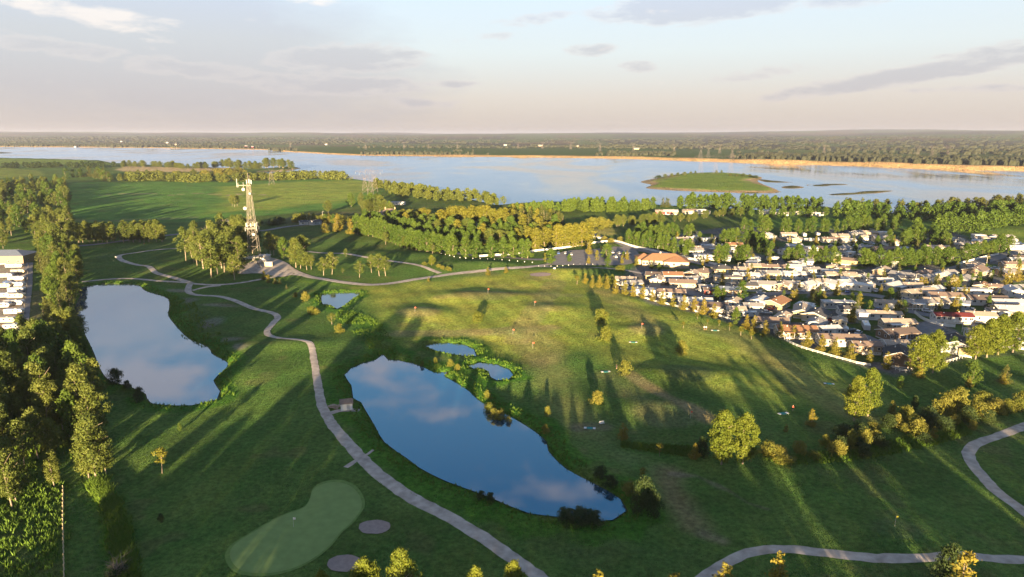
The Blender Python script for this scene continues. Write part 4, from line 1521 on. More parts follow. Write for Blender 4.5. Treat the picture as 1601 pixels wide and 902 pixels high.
for i, (a, b, h) in enumerate([(452, 434, 0), (413, 436, 14), (420, 440, 13), (430, 442, 11), (437, 442, 9), (448, 452, 8)]):
    if h:
        ptree('young' if i < 3 else 'spruce', a, b, h, 'small conifer on the grass below the tower yard, %s from the left' % ORD[i - 1], 'small conifers below the tower yard', 1.3)
ptree('cottonwood', 675, 418, 16, 'bright lime-green bush in the flower bed beside the avenue', None, 1.4)
for i, (a, b) in enumerate([(664, 418), (686, 421), (692, 423), (700, 424), (703, 425)]):
    ptree('shrub', a, b, 6, 'low reddish bush in the flower bed beside the avenue', 'low flower bed bushes', 1.1)
for i, (a, b, h) in enumerate([(763, 430, 13), (791, 427, 10), (670, 440, 7), (820, 398, 0)]):
    if h:
        ptree('young', a, b, h, ['small golden conifer beside the gravel road, left of two', 'small golden conifer beside the gravel road, right of two', 'tiny golden conifer below the gravel road'][i], None, 1.6)

# --- poplar avenue and park
row('poplar', [(555, 366), (600, 376), (640, 388)], 18, 32, 'dense green poplar in the near row of the avenue', 'near row of the poplar avenue', 1.05, 1.5, .08)
row('poplar', [(640, 388), (670, 394), (715, 400)], 15, 32, 'dense green poplar in the near row of the avenue', 'near row of the poplar avenue', 1.1, 1.5, .08)
for i, a in enumerate([727, 744, 768, 787, 802, 816, 825]):
    ptree('poplar', a, 403, 32 if i < 5 else 30, 'full round poplar spaced out at the east end of the avenue, %s from the left' % ORD[i], 'spaced poplars at the avenue end', 1.15)
row('poplar', [(565, 355), (610, 362), (660, 376), (720, 384), (760, 386)], 40, 27, 'green poplar in the rear row of the avenue', 'rear row of the poplar avenue', 1.05, 3, .08)
row('gold', [(656, 346), (672, 346)], 7, 22, 'golden columnar poplar in the left row above the park', 'golden poplars above the park', 1.7, 1.5, .06)
row('gold', [(684, 358), (720, 355), (765, 356)], 26, 32, 'golden columnar poplar in the middle row above the park', 'golden poplars above the park', 1.5, 3, .12)
row('gold', [(770, 362), (790, 360)], 7, 34, 'golden columnar poplar in the middle row above the park', 'golden poplars above the park', 1.5, 2, .1)
row('gold', [(870, 386), (924, 383)], 15, 37, 'tall golden columnar poplar in the tight screen left of the parking lot', 'golden poplar screen by the parking lot', 1.45, .8, .06)
row('gold', [(835, 389), (847, 388)], 4, 34, 'golden columnar poplar in the small group beside the poplar screen', 'small golden poplar group', 1.7, 1, .08)
ptree('gold', 857, 383, 28, 'single golden columnar poplar between two groups by the parking lot', None, 2.0)
scatter(['forest', 'poplar', 'gold'], [(600, 346), (655, 350), (700, 362), (770, 366), (870, 364), (862, 384), (800, 392), (740, 382), (680, 374), (630, 360)], 9, 14, 'tree in the shaded park between the golden rows and the avenue', 'trees in the shaded park', 1.35, 70)
scatter(['spruce', 'gold'], [(795, 345), (800, 338), (860, 344), (880, 356), (860, 366), (800, 352)], 8.5, 13, 'golden-tipped tree in the young plantation below the shoreline wood', 'young plantation below the shoreline', 1.4, 55)
row('forest', [(575, 331), (600, 330)], 8, 20, 'tall green tree behind the cream mansion', 'trees behind the cream mansion', 1.3, 6)
row(['poplar', 'forest'], [(545, 322), (560, 324), (590, 327), (605, 334)], 7, 22, 'tall green tree behind the cream mansion', 'trees behind the cream mansion', 1.3, 5)
ptree('forest', 513, 333, 19, 'large dark tree left of the cream mansion', None, 1.5)
ptree('forest', 611, 333, 16, 'dark tree right of the cream mansion', None, 1.6)
row(['young', 'poplar', 'shrub'], [(460, 346), (500, 347), (525, 352), (560, 350)], 20, 14, 'small mixed tree in the garden row below the mansion', 'garden row below the mansion', 1.3, 5)
row('gold', [(615, 338), (645, 337)], 9, 10, 'little golden tree right of the mansion', 'little golden trees right of the mansion', 2, 4)
row(['dark', 'forest'], [(400, 352), (425, 352), (445, 348)], 7, 10, 'dark small tree round the grey farm shed', 'trees round the grey farm shed', 1.4, 5)

# --- lakeside woods
sh = 'green tree in the long wood hiding the near lake shore'
gs = 'trees of the near-shore wood'
stuffrow(['forest', 'tall'], [(592, 297), (625, 302), (665, 308), (705, 311), (745, 314), (780, 318)], 64, 17, sh, gs, 1.35, 7)
stuffrow(['forest', 'tall'], [(610, 305), (660, 313), (740, 318), (784, 322)], 40, 15, sh, gs, 1.35, 7)
stuffrow('poplar', [(800, 337), (830, 334), (880, 332), (940, 332), (1000, 329), (1020, 327)], 52, 18, 'green poplar in the thick shoreline row left of the island', 'thick shoreline poplar row', 1.2, 5, .12)
stuffrow('poplar', [(880, 328), (920, 326), (980, 324)], 24, 17, 'green poplar in the thick shoreline row left of the island', 'thick shoreline poplar row', 1.2, 5, .12)
row('shrub', [(930, 356), (955, 356)], 5, 15, 'large rounded golden-green willow by the park field', 'rounded willows by the park field', 1.0, 3)
row('forest', [(962, 354), (1000, 352), (1035, 349)], 17, 18, 'dense dark green tree in the row beside the park field', 'dense row beside the park field', 1.3, 4, .1)
row('forest', [(1048, 345), (1075, 345), (1120, 340), (1160, 338)], 14, 12, 'bushy tree in front of the lakeside sheds', 'bushy trees before the lakeside sheds', 1.5, 5)
stuffrow('poplar', [(1060, 326), (1100, 326), (1160, 327), (1220, 328), (1290, 333)], 44, 22, 'poplar in the tall lakeside row below the island', 'tall lakeside row below the island', 1.15, 5)
row('spruce', [(1040, 324), (1050, 324)], 3, 15, 'dark spruce at the gap in the lakeside wood', 'dark spruces at the lakeside gap', 1.3, 3)
stuffrow(['forest', 'poplar'], [(1130, 335), (1200, 340), (1285, 338)], 20, 15, 'poplar in the tall lakeside row below the island', 'tall lakeside row below the island', 1.3, 7)
stuffrow('poplar', [(1312, 342), (1360, 340), (1430, 345), (1500, 345), (1601, 340), (1680, 340)], 52, 26, 'poplar in the broad wood at the right shore', 'broad wood at the right shore', 1.25, 6)
stuffrow(['forest', 'spruce'], [(1310, 333), (1380, 334), (1450, 336), (1530, 330), (1601, 327), (1680, 325)], 62, 22, 'dark tree in the broad wood at the right shore', 'broad wood at the right shore', 1.3, 8)
stuffrow('poplar', [(1440, 366), (1480, 365), (1540, 360), (1601, 352), (1660, 350)], 30, 30, 'poplar in the grove on the bright meadow at far right', 'grove on the bright meadow', 1.15, 7)
row('poplar', [(1400, 385), (1440, 378), (1470, 384), (1490, 388)], 18, 27, 'tall poplar in the middle screen of the village', 'middle screen of the village', 1.15, 4)
row('poplar', [(1340, 417), (1400, 418), (1440, 414), (1500, 414)], 22, 29, 'poplar in the long row lining the upper village street', 'long row on the upper village street', 1.2, 2)
row('poplar', [(1505, 408), (1540, 400), (1577, 388)], 9, 26, 'poplar in the long row lining the upper village street', 'long row on the upper village street', 1.35, 2)
row('poplar', [(985, 384), (1010, 389), (1045, 395), (1080, 400)], 17, 26, 'poplar behind the white fence above the clubhouse', 'poplars above the clubhouse', 1.0, 2)
row('poplar', [(1000, 372), (1040, 372), (1085, 374)], 10, 24, 'poplar in the rear rank above the clubhouse', 'rear poplars above the clubhouse', 1.2, 3)
row('poplar', [(1120, 408), (1140, 410), (1178, 412)], 8, 28, 'tall poplar in the dark screen at the village centre left', 'screen at the village centre left', 1.1, 3)
row('poplar', [(1125, 384), (1150, 382), (1200, 386)], 11, 24, 'poplar in the second screen behind the clubhouse street', 'second screen of the village', 1.15, 3)
row('poplar', [(1160, 362), (1220, 364), (1290, 364), (1350, 362), (1410, 358)], 26, 24, 'poplar in the rear row of the village beside the green field', 'rear row of the village', 1.1, 3)
row('poplar', [(1225, 411), (1260, 411), (1305, 416)], 8, 28, 'poplar in the central screen between two village streets', 'central screen of the village', 1.15, 2)
row('poplar', [(1170, 372), (1195, 396), (1200, 410)], 8, 22, 'poplar in the second screen behind the clubhouse street', 'second screen of the village', 1.1, 3)
row('column', [(1120, 469), (1138, 469)], 5, 20, 'narrow cypress-like tree in the tight row by the dark red shed', 'narrow trees by the dark red shed', 1.5, .5)
ptree('column', 1159, 473, 35, 'tall narrow columnar poplar at the village crossroads', None, 1.6)
for i, (a, b, h) in enumerate([(1200, 444, 16), (1218, 450, 20), (1225, 466, 13), (1238, 471, 18), (1244, 469, 18), (1306, 461, 15), (1331, 476, 20), (1343, 481, 24), (1271, 468, 22), (1275, 474, 22), (1281, 476, 22), (1287, 474, 20),
                               (1330, 504, 30), (1338, 494, 22), (1358, 493, 24), (1383, 499, 24), (1401, 495, 26), (1406, 495, 28), (1412, 496, 28), (1439, 452, 20), (1445, 453, 20), (1463, 452, 24), (1480, 455, 24), (1487, 456, 28),
                               (1493, 455, 24), (1470, 485, 18), (1500, 487, 18), (1511, 473, 24), (1506, 465, 20), (1545, 440, 18), (1530, 443, 20), (1575, 450, 30), (1590, 440, 28), (1265, 500, 0), (1490, 553, 28), (1541, 458, 14),
                               (995, 415, 14), (1018, 420, 12), (1030, 425, 14), (980, 406, 14), (972, 412, 13), (1010, 405, 0), (1095, 411, 12), (1105, 412, 14), (1088, 450, 12), (1100, 448, 16)]):
    if h:
        ptree(['young', 'spruce', 'column', 'young'][i % 4], a, b, h, 'small upright garden conifer standing among the mobile homes', 'garden conifers in the village', 1.25)
for i, (a, b, h) in enumerate([(852, 409, 14), (861, 413, 24), (890, 409, 12), (920, 412, 12), (933, 407, 16), (948, 405, 24), (950, 415, 14), (921, 398, 18), (940, 394, 10), (975, 403, 10), (954, 395, 12)]):
    ptree(['gold', 'poplar', 'poplar', 'young'][i % 4], a, b, h, 'ornamental tree standing in the parking lot', 'parking lot trees', 1.3)
ptree('shrub', 970, 424, 9, 'low clipped green hedge mound between the path and the clubhouse', None, 1.6)

scatter(['column', 'young', 'spruce', 'poplar'], [(1000, 372), (1100, 372), (1200, 376), (1400, 380), (1590, 400), (1600, 470), (1500, 500), (1400, 500), (1300, 490), (1180, 470), (1110, 440), (1060, 400)], 11, 6.6, 'small garden tree between the homes of the village', 'garden trees between the village homes', 1.0, 130, hv=.35)
for i, (a, b, h, w, k) in enumerate([(1030, 278, 5, 2.2, 'dark'), (1040, 277, 6, 2.2, 'forest'), (1050, 276, 6, 2, 'forest'), (1060, 275, 6.5, 2, 'forest'), (1070, 274, 6.5, 2, 'forest'), (1080, 272, 5, 2, 'forest'), (1087, 271, 5, 1.5, 'forest'),
                                     (1120, 270, 5, 1.5, 'forest'), (1128, 270, 5, 1.5, 'forest'), (1142, 275, 5, 2.4, 'forest'), (1152, 276, 5, 2.4, 'forest'), (1162, 276, 6, 2.4, 'forest'), (1172, 277, 6, 2.2, 'forest'), (1180, 278, 5, 2.4, 'dark')]):
    x, y = G(a, b, -2)
    h = h * mpp(a, b)
    lst = SP['dark' if k == 'dark' else 'forest'][1]
    t = thing('island_tree', 'dark bushy tree on the back edge of the grassy island', 'tree', (x, y, -3.2), i, 'trees on the island', (h * w * 1.2, h * w * 1.2, h))
    link('crown', lst[i % 3][0], t)
    link('trunk', lst[i % 3][1], t)
avoid_pts = []


def build_ditch_shrubs():
    for i, (a, b, h) in enumerate([(940, 360, 6), (970, 378, 8), (955, 380, 7), (985, 374, 6), (945, 376, 7), (1000, 372, 7), (935, 372, 6)]):
        ptree('shrub', a, b, h, 'low bush on the wet ground above the parking lot', 'low bushes above the parking lot', 1.3)


build_ditch_shrubs()


def build_stuff():
    names = {'green tree in the long wood': ('shore_woodland', 'long green wood hiding the near lake shore beyond the meadow'),
             'green poplar in the thick': ('shore_poplars', 'thick row of green poplars on the near shore left of the island'),
             'poplar in the tall lakeside': ('lakeside_poplars', 'tall lakeside row of poplars below the grassy island'),
             'poplar in the grove': ('meadow_poplars', 'poplar grove on the bright meadow at far right'),
             'poplar in the broad wood': ('right_shore_poplars', 'bright poplars of the broad wood at the right shore'),
             'dark tree in the broad wood': ('right_shore_woodland', 'dark trees behind the bright poplars at the right shore'),
             'small dark tree in the windbreak': ('windbreak', 'dark windbreak below the far left shore'),
             'dark tree in the long windbreak': ('field_windbreak', 'long dark windbreak above the big hay field')}
    cache = {}
    for lab, items in STUFF.items():
        nm, lb = next(v for k, v in names.items() if lab.startswith(k))
        Vs, Ts = [], []
        for cm, x, y, z, h, wid, rz in items:
            if cm.name not in cache:
                n = len(cm.vertices)
                co = np.empty(n * 3, np.float32)
                cm.vertices.foreach_get('co', co)
                tn = np.empty(n, np.float32)
                cm.attributes['tint'].data.foreach_get('value', tn)
                q = co.reshape(-1, 4, 3)
                st = max(1, len(q) // 620)
                q = q[::st]
                c = q.mean(1, keepdims=True)
                q = c + (q - c) * (st ** .5)
                cache[cm.name] = (q.reshape(-1, 3), tn.reshape(-1, 4)[::st].reshape(-1))
            q, tn = cache[cm.name]
            ca, sa = math.cos(rz), math.sin(rz)
            X = (q[:, 0] * ca - q[:, 1] * sa) * h * wid + x
            Y = (q[:, 0] * sa + q[:, 1] * ca) * h * wid + y
            Vs.append(np.stack([X, Y, q[:, 2] * h + z], 1))
            Ts.append(np.clip(tn * .6 + rnd.random() * .7 - .1, 0, 1.2))
        V = np.concatenate(Vs)
        me = gridmesh(nm, V, np.arange(len(V)).reshape(-1, 4), None, [items[0][0].materials[0]])
        me.polygons.foreach_set('use_smooth', np.zeros(len(me.polygons), bool))
        at = me.attributes.new('tint', 'FLOAT', 'POINT')
        at.data.foreach_set('value', np.concatenate(Ts).astype(np.float32))
        o = tag(link(nm, me), lb, 'trees')
        o['kind'] = 'stuff'


build_stuff()


# --- bare shrub at the bottom left
def bare(px, py, hpx, label):
    x, y = G(px, py)
    h = hpx * mpp(px, py)
    t = thing('leafless_shrub', label, 'shrub', (x, y, H(x, y)), 0, None, (h, h, h))
    for i in range(7):
        me = trunk_mesh('stem', .9, .018, M['twig'], 9, 90 + i, .3, .2, True)
        o = link('stem', me, t, (rnd.uniform(-.5, .5), rnd.uniform(-.25, .25), 0), rnd.random() * 6)
        o.scale = (1, 1, rnd.uniform(.6, 1))
    link('crown', SP['dark'][1][0][0], t, (0, 0, -.05), 0, (.9, .7, .6))
    return t


bare(185, 905, 42, 'dark leafless shrub with grey twigs at the bottom-left edge')


# ------------------------------------------------------------------ uncountable growth: reeds, hedge bank, crop rows
def tufts(name, label, cat, pts, h, w, m, blades=5):
    rs = np.random.RandomState(len(pts))
    P = np.array(pts)
    k = len(P) * blades
    B = np.repeat(P, blades, 0) + np.column_stack([rs.normal(0, w * .8, (k, 2)), np.zeros(k)])
    a = rs.rand(k) * 6.283
    ww = w * rs.uniform(.5, 1.1, k)
    hh = h * rs.uniform(.55, 1.2, k)
    tx = rs.normal(0, .35, (k, 2)) * hh[:, None]
    V = np.stack([B + np.column_stack([np.cos(a) * ww, np.sin(a) * ww, np.zeros(k)]), B - np.column_stack([np.cos(a) * ww, np.sin(a) * ww, np.zeros(k)]),
                  B + np.column_stack([tx, hh])], 1).reshape(-1, 3)
    me = gridmesh(name, V, np.arange(3 * k).reshape(-1, 3), None, [m])
    me.polygons.foreach_set('use_smooth', np.zeros(k, bool))
    at = me.attributes.new('tint', 'FLOAT', 'POINT')
    at.data.foreach_set('value', np.repeat(rs.rand(k) * .6 + .4 * vn(B[:, 0], B[:, 1], 6, 3), 3).astype(np.float32))
    o = tag(link(name, me), label, cat)
    o['kind'] = 'stuff'
    return o


M['leaf_reed'] = leafmat('reed_blades', (.05, .11, .012), (.13, .19, .022))
M['leaf_crop'] = leafmat('crop_leaves', (.05, .11, .014), (.12, .20, .025))
pts = []
rs = np.random.RandomState(8)
for k, P in PONDS.items():
    wd = {'left': 5, 'main': 5, 'small': 4, 'oval': 4.5, 'crescent': 4}[k]
    n = len(P)
    per = {'left': 9, 'main': 11, 'small': 10, 'oval': 11, 'crescent': 11}[k]
    c = np.mean(P, 0)
    area = sum(P[i][0] * P[(i + 1) % n][1] - P[(i + 1) % n][0] * P[i][1] for i in range(n))
    sg = 1 if area > 0 else -1
    for i in range(n):
        a, b = np.array(P[i]), np.array(P[(i + 1) % n])
        t_ = b - a
        l = np.hypot(*t_) + 1e-9
        nrm = np.array([t_[1], -t_[0]]) / l * sg
        m_ = int(per * l / 2.5)
        for q in range(m_):
            p = a + t_ * rs.rand() + nrm * (.6 + wd * rs.rand() ** 1.3)
            pts.append(p)
ditch = GP([(512, 480), (530, 484), (560, 490), (598, 508), (622, 548), (600, 553), (590, 558), (560, 530), (530, 500)])
for i in range(5200):
    x, y = rs.uniform(-80, -35), rs.uniform(215, 345)
    if inpoly(x, y, ditch) and vn(x, y, 7, 61) > .35:
        pts.append((x, y))
for poly_, n_, in (([(970, 690), (1085, 700), (1100, 712), (1085, 716), (970, 698)], 700), ([(1190, 722), (1240, 732), (1330, 728), (1440, 704), (1520, 680), (1500, 655), (1400, 690), (1300, 712)], 1600)):
    W = GP(poly_)
    xs, ys = [p[0] for p in W], [p[1] for p in W]
    c_ = 0
    while c_ < n_:
        x, y = rs.uniform(min(xs), max(xs)), rs.uniform(min(ys), max(ys))
        if inpoly(x, y, W):
            pts.append((x, y))
            c_ += 1
pts = np.array(pts)
zs = hgt(pts[:, 0], pts[:, 1])
ok = zs > -.72
pts = np.column_stack([pts, zs])[ok]
tufts('reeds', 'tall bright green reeds and grass on the pond banks and in the ditch', 'reeds', pts, .75, .14, M['leaf_reed'], 6)
# crop rows at bottom left
W = GP([(-60, 1000), (-30, 800), (40, 745), (95, 745), (97, 905), (97, 1000)])
pts = []
for i in range(9000):
    x, y = rs.uniform(-140, -60), rs.uniform(90, 190)
    if inpoly(x, y, W):
        xr = round(x / 1.9) * 1.9 + rs.normal(0, .38)
        if vn(xr, y, 2.2, 66) > .3:
            pts.append((xr, y))
pts = np.array(pts)
tufts('crop_plants', 'leafy green crop plants in rows at the bottom-left corner', 'crop', np.column_stack([pts, hgt(pts[:, 0], pts[:, 1])]), 1.1, .24, M['leaf_crop'], 6)
# wild hedge bank right of the mown strip
Pb = smooth(GP([(150, 750), (172, 785), (186, 830), (196, 880), (205, 930)]), .5)
pts = []
for x, y in Pb:
    for q in range(22):
        pts.append((x + rs.normal(0, .9), y + rs.normal(0, .7)))
pts = np.array(pts)
tufts('hedge_growth', 'wild green hedge growth along the mown strip at left', 'undergrowth', np.column_stack([pts, hgt(pts[:, 0], pts[:, 1])]), 1.5, .2, M['leaf_reed'], 6)
# weeds east of the left pond, undergrowth of the left wood
pts = []
W = GP([(262, 466), (300, 472), (330, 505), (372, 550), (352, 562), (320, 542), (285, 526), (266, 497)])
W2 = GP([(-60, 570), (120, 560), (165, 650), (172, 745), (150, 760), (130, 730), (90, 700), (60, 750), (-60, 820)])
for i in range(7000):
    x, y = rs.uniform(-260, -110), rs.uniform(230, 420)
    if inpoly(x, y, W) and vn(x, y, 8, 63) > .42:
        pts.append((x, y))
    x, y = rs.uniform(-210, -80), rs.uniform(140, 260)
    if inpoly(x, y, W2):
        pts.append((x, y))
pts = np.array(pts)
tufts('undergrowth', 'rough weeds by the left pond and under the left wood', 'undergrowth', np.column_stack([pts, hgt(pts[:, 0], pts[:, 1])]), 1.1, .25, M['leaf_reed'], 5)

# ------------------------------------------------------------------ buildings
def ORD2(i):
    return ORD[i] if i < len(ORD) else 'far right'


WIN = {}


def window_mesh(w, h, mats=None):
    k = (round(w, 1), round(h, 1))
    if k not in WIN:
        b = MB()
        b.box((0, 0, 0), (w, .05, h), 1)
        b.box((0, -.03, h / 2), (w + .16, .08, .09), 0)
        b.box((0, -.03, -h / 2), (w + .16, .08, .09), 0)
        b.box((-w / 2, -.03, 0), (.09, .08, h - .1), 0)
        b.box((w / 2, -.03, 0), (.09, .08, h - .1), 0)
        if w > 1:
            b.box((0, -.03, 0), (.06, .08, h - .1), 0)
        WIN[k] = b.mesh('window', [M['fence_white'], M['glass']])
    return WIN[k]


def home(px, py, L, W, yaw, wall, roof, label, style='gable', h=2.7, pitch=.32, nwin=4, name='mobile_home', cat='mobile home', group=None, porch=None, deck=False, door=True, xy=None, z0=None, chimney=False):
    """L along the ridge; yaw in degrees turns the ridge from the +X axis"""
    x, y = xy or G(px, py)
    if name == 'mobile_home':
        L, W, h = L * .8, W * .85, h * .95
    zb = H(x, y) if z0 is None else z0
    t = thing(name, label, cat, (x, y, zb), math.radians(yaw), group)
    l, w = L / 2, W / 2
    fl = .5
    ap = W / 2 * pitch
    wm, rm = M['w_' + wall], M['r_' + roof]
    b = MB()
    b.box((0, 0, -.1), (L - .15, W - .15, 1.2))
    b.build('skirting', M['fence_white'] if wall != 'brown' else M['concrete'], t)
    b = MB()
    if style == 'gable':
        b.add([(-l, -w, fl), (l, -w, fl), (l, w, fl), (-l, w, fl), (-l, -w, fl + h), (l, -w, fl + h), (l, w, fl + h), (-l, w, fl + h), (-l, 0, fl + h + ap - .05), (l, 0, fl + h + ap - .05)],
              [(0, 1, 5, 4), (2, 3, 7, 6), (1, 2, 6, 9, 5), (3, 0, 4, 8, 7), (0, 3, 2, 1)])
    else:
        b.box((0, 0, fl + h / 2), (L, W, h))
    b.build('wall', wm, t)
    b = MB()
    o = .45
    th = .18
    ez = fl + h - o * pitch
    if style == 'gable':
        for s in (-1, 1):
            v = [(-l - o, s * (w + o), ez), (l + o, s * (w + o), ez), (l + o, 0, fl + h + ap), (-l - o, 0, fl + h + ap)]
            v += [(a, b_, c + th) for a, b_, c in v]
            b.add(v, [(0, 1, 2, 3), (4, 5, 6, 7), (0, 1, 5, 4), (1, 2, 6, 5), (2, 3, 7, 6), (3, 0, 4, 7)])
    elif style == 'hip':
        r = max(l - w, .3)
        b.add([(-l - o, -w - o, ez), (l + o, -w - o, ez), (l + o, w + o, ez), (-l - o, w + o, ez), (-r, 0, fl + h + ap), (r, 0, fl + h + ap)],
              [(0, 1, 5, 4), (1, 2, 5), (2, 3, 4, 5), (3, 0, 4), (0, 3, 2, 1)])
    else:
        b.box((0, 0, fl + h + .12), (L + .5, W + .5, .24))
        b.box((0, 0, fl + h + .28), (L + .1, W + .1, .1))
    rf = b.build('roof', rm, t)
    if style == 'gable':
        b = MB()
        for s in (-1, 1):
            for e in (-1, 1):
                b.bar((e * (l + o + .02), s * (w + o), ez + .05), (e * (l + o + .02), 0, fl + h + ap + .08), .12, 0, 4)
        b.build('fascia', M['fence_white'], rf)
    b = MB()
    b.box((L * .2, W * .15, fl + h + ap * .7 + .35), (.35, .35, .6))
    b.box((-L * .25, -W * .15, fl + h + ap * .7 + .3), (.3, .3, .5))
    b.build('roof_vent', M['dark' if roof == 'white' else 'fence_white'], rf)
    wl = window_mesh(1.5, 1.1)
    ws = window_mesh(.9, 1.1)
    for i in range(nwin):
        xx = -l + L * (i + .5) / nwin
        if door and i == nwin // 2:
            d = MB().box((0, 0, 0), (.95, .06, 2.05), 0).mesh('door', M['fence_white'])
            link('door', d, t, (xx, -w - .03, fl + 1.05))
        else:
            link('window', wl if i % 2 == 0 else ws, t, (xx, -w - .03, fl + 1.55))
        if i % 2 == 0:
            link('window', ws, t, (xx, w + .03, fl + 1.55), math.pi)
    for s in (-1, 1):
        for q in (-1, 1):
            if W > 5:
                link('window', ws, t, (s * (l + .03), q * W * .22, fl + 1.55), s * math.pi / 2)
    if porch:
        b = MB()
        pl = L * .5
        b.box((-l * .3, -w - 1.5, fl + h - .05), (pl, 3.0, .14))
        b.build('porch_roof', M['r_' + porch], t)
        for i in range(5):
            b = MB().box((-l * .3 - pl / 2 + .1 + (pl - .2) * i / 4, -w - 2.9, fl + h / 2 - .3), (.14, .14, h - .2 + .6 - .2))
            b.build('post', M['fence_white'], t)
    if deck:
        b = MB()
        b.box((0, -w - 1.3, fl - .1), (L * .7, 2.6, .15))
        b.build('deck', M['wood'], t)
        b = MB()
        for i in range(9):
            b.box((-L * .35 + L * .7 * i / 8, -w - 2.55, fl + .45), (.09, .09, 1.0))
        b.box((0, -w - 2.55, fl + .98), (L * .7, .12, .08))
        b.box((0, -w - 2.52, fl + .2), (L * .7, .03, .5))
        b.build('railing', M['fence_white'], t)
    if chimney:
        MB().box((l * .4, W * .2, fl + h + ap), (.7, .7, 1.6)).build('chimney', M['w_tan'], rf)
    return t


YF = -48  # lie of the fence side
near = [
    (978, 443, 13, 8, -8, 'pale grey', 'tan', 'grey-walled home with rosy tan roof at the top corner of the course fence', 'gable', dict(deck=True)),
    (1006, 460, 15, 7, -12, 'white', 'pale grey', 'white flat-roofed home behind the upper fence spruces', 'flat', {}),
    (1048, 463, 17, 7, -8, 'white', 'brown', 'long white home with brown roof and glazed sunroom', 'gable', dict(nwin=7, deck=True)),
    (1086, 477, 19, 7.5, -8, 'white', 'pale grey', 'long white home with pale roof beside the course fence', 'gable', dict(nwin=6)),
    (1112, 485, 17, 8, -10, 'white', 'dark brown', 'white home with dark brown roof and gabled porch at the fence', 'gable', dict(porch='dark brown')),
    (1205, 510, 16, 8, -14, 'grey', 'brown', 'grey home with brown roof just behind the orange-roofed one at the fence', 'gable', {}),
    (1243, 524, 19, 9, -6, 'cream', 'orange-brown', 'big cream home with orange-brown roof and arched windows by the fence', 'gable', dict(nwin=8, deck=True, porch='orange-brown')),
    (1313, 538, 21, 8, -5, 'cream', 'brown', 'long cream home with brown roof and a row of windows by the fence', 'gable', dict(nwin=8)),
    (1352, 549, 12, 7, -4, 'tan', 'brown', 'small tan home with brown awning roof and white deck by the fence', 'gable', dict(deck=True)),
    (1404, 567, 13, 11, 62, 'brown', 'black', 'dark timber-gabled house with black roof at the fence corner', 'gable', dict(h=3.2, pitch=.45, nwin=3)),
    (1492, 546, 15, 11, 60, 'grey', 'black', 'black-roofed house behind the white fence right of the corner', 'gable', dict(h=3.0, pitch=.4, nwin=3)),
    (1508, 552, 8, 5, 60, 'yellow', 'black', 'low yellow porch building beside the black-roofed house', 'flat', dict(nwin=3)),
    (1402, 528, 17, 9, 12, 'brown', 'dark brown', 'brown brick home with dark roof and white skirting at the street corner', 'gable', dict(nwin=6)),
    (1402, 512, 16, 8, -3, 'beige', 'tan', 'beige home with tan roof and white pillared verandah', 'gable', dict(porch='white', nwin=5)),
    (1253, 492, 17, 8, 66, 'yellow', 'tan', 'cream-yellow home with tan roof, its gable to the street', 'gable', dict(nwin=5)),
    (1276, 499, 14, 11, 50, 'cream', 'dark grey', 'cream home with dark grey roof and open carport gable', 'gable', dict(nwin=3)),
    (1212, 479, 16, 11, 48, 'yellow', 'orange-brown', 'yellow-beige home with rust-brown roof at the street bend', 'gable', dict(nwin=4)),
    (1187, 477, 13, 9, 55, 'white', 'pale grey', 'white home with pale grey roof left of the rust-roofed one', 'gable', dict(nwin=3)),
    (1312, 509, 7, 6, 66, 'cream', 'tan', 'tiny cream house beside the parked boats', 'gable', dict(nwin=2)),
    (1310, 480, 18, 6, -5, 'grey', 'pale grey', 'long low grey home beside the oval lawn', 'flat', dict(nwin=7)),
    (1325, 490, 11, 6, -8, 'white', 'dark grey', 'small white home with dark roof below the long grey one', 'gable', {}),
    (1347, 497, 9, 5, 78, 'white', 'white', 'narrow white home end-on among tall conifers', 'flat', dict(nwin=2)),
    (1380, 498, 17, 6, -10, 'white', 'tan', 'white home hidden behind an orange bush', 'gable', {}),
    (1487, 501, 19, 7, -8, 'white', 'red', 'long white home with dark red roof', 'gable', dict(nwin=7, deck=True)),
    (1530, 500, 14, 8, -10, 'white', 'tan', 'white home with tan roof right of the red-roofed one', 'gable', dict(deck=True)),
    (1557, 493, 9, 7, -10, 'white', 'dark grey', 'small white sunroom home left of the big beige one', 'flat', dict(nwin=4)),
    (1584, 491, 20, 10, -8, 'yellow', 'pale grey', 'big beige-yellow home with pale grey roof at the right edge', 'gable', dict(nwin=7)),
    (1602, 540, 12, 8, 70, 'white', 'pale grey', 'white home cut by the right edge behind the big poplars', 'gable', {}),
    (1027, 436, 15, 9, -14, 'yellow', 'dark brown', 'cream home with dark brown roof just below the clubhouse', 'gable', {}),
    (1051, 438, 13, 9, -4, 'white', 'orange-brown', 'two-tier white home with orange roof below the clubhouse', 'gable', dict(h=3.6)),
    (1081, 433, 10, 8, 58, 'brown', 'tan', 'small brown-walled home with tan gable right of the orange-roofed one', 'gable', {}),
    (1100, 430, 15, 12, 42, 'cream', 'brown', 'wide cream home with brown roof behind the clubhouse street', 'hip', {}),
    (1129, 425, 14, 11, 4, 'yellow', 'dark grey', 'yellow home with dark blue-grey hip roof behind the clubhouse street', 'hip', {}),
    (1067, 448, 17, 9, -10, 'beige', 'brown', 'beige home with brown roof behind the long white sunroom home', 'gable', {}),
    (1137, 440, 18, 7, -6, 'cream', 'tan', 'long cream home with low tan roof left of the village centre', 'flat', {}),
    (1139, 459, 14, 8, -8, 'tan', 'blue-grey', 'tan home with blue-grey roof beside the narrow conifers', 'gable', {}),
    (1110, 460, 8, 6, -8, 'dark red', 'dark brown', 'small dark red house beside the narrow conifers', 'gable', dict(nwin=2)),
]
for px, py, L, W, yaw, wa, ro, lb, st, kw in near:
    home(px, py + 1, L, W, yaw, wa, ro, lb, st, **kw)
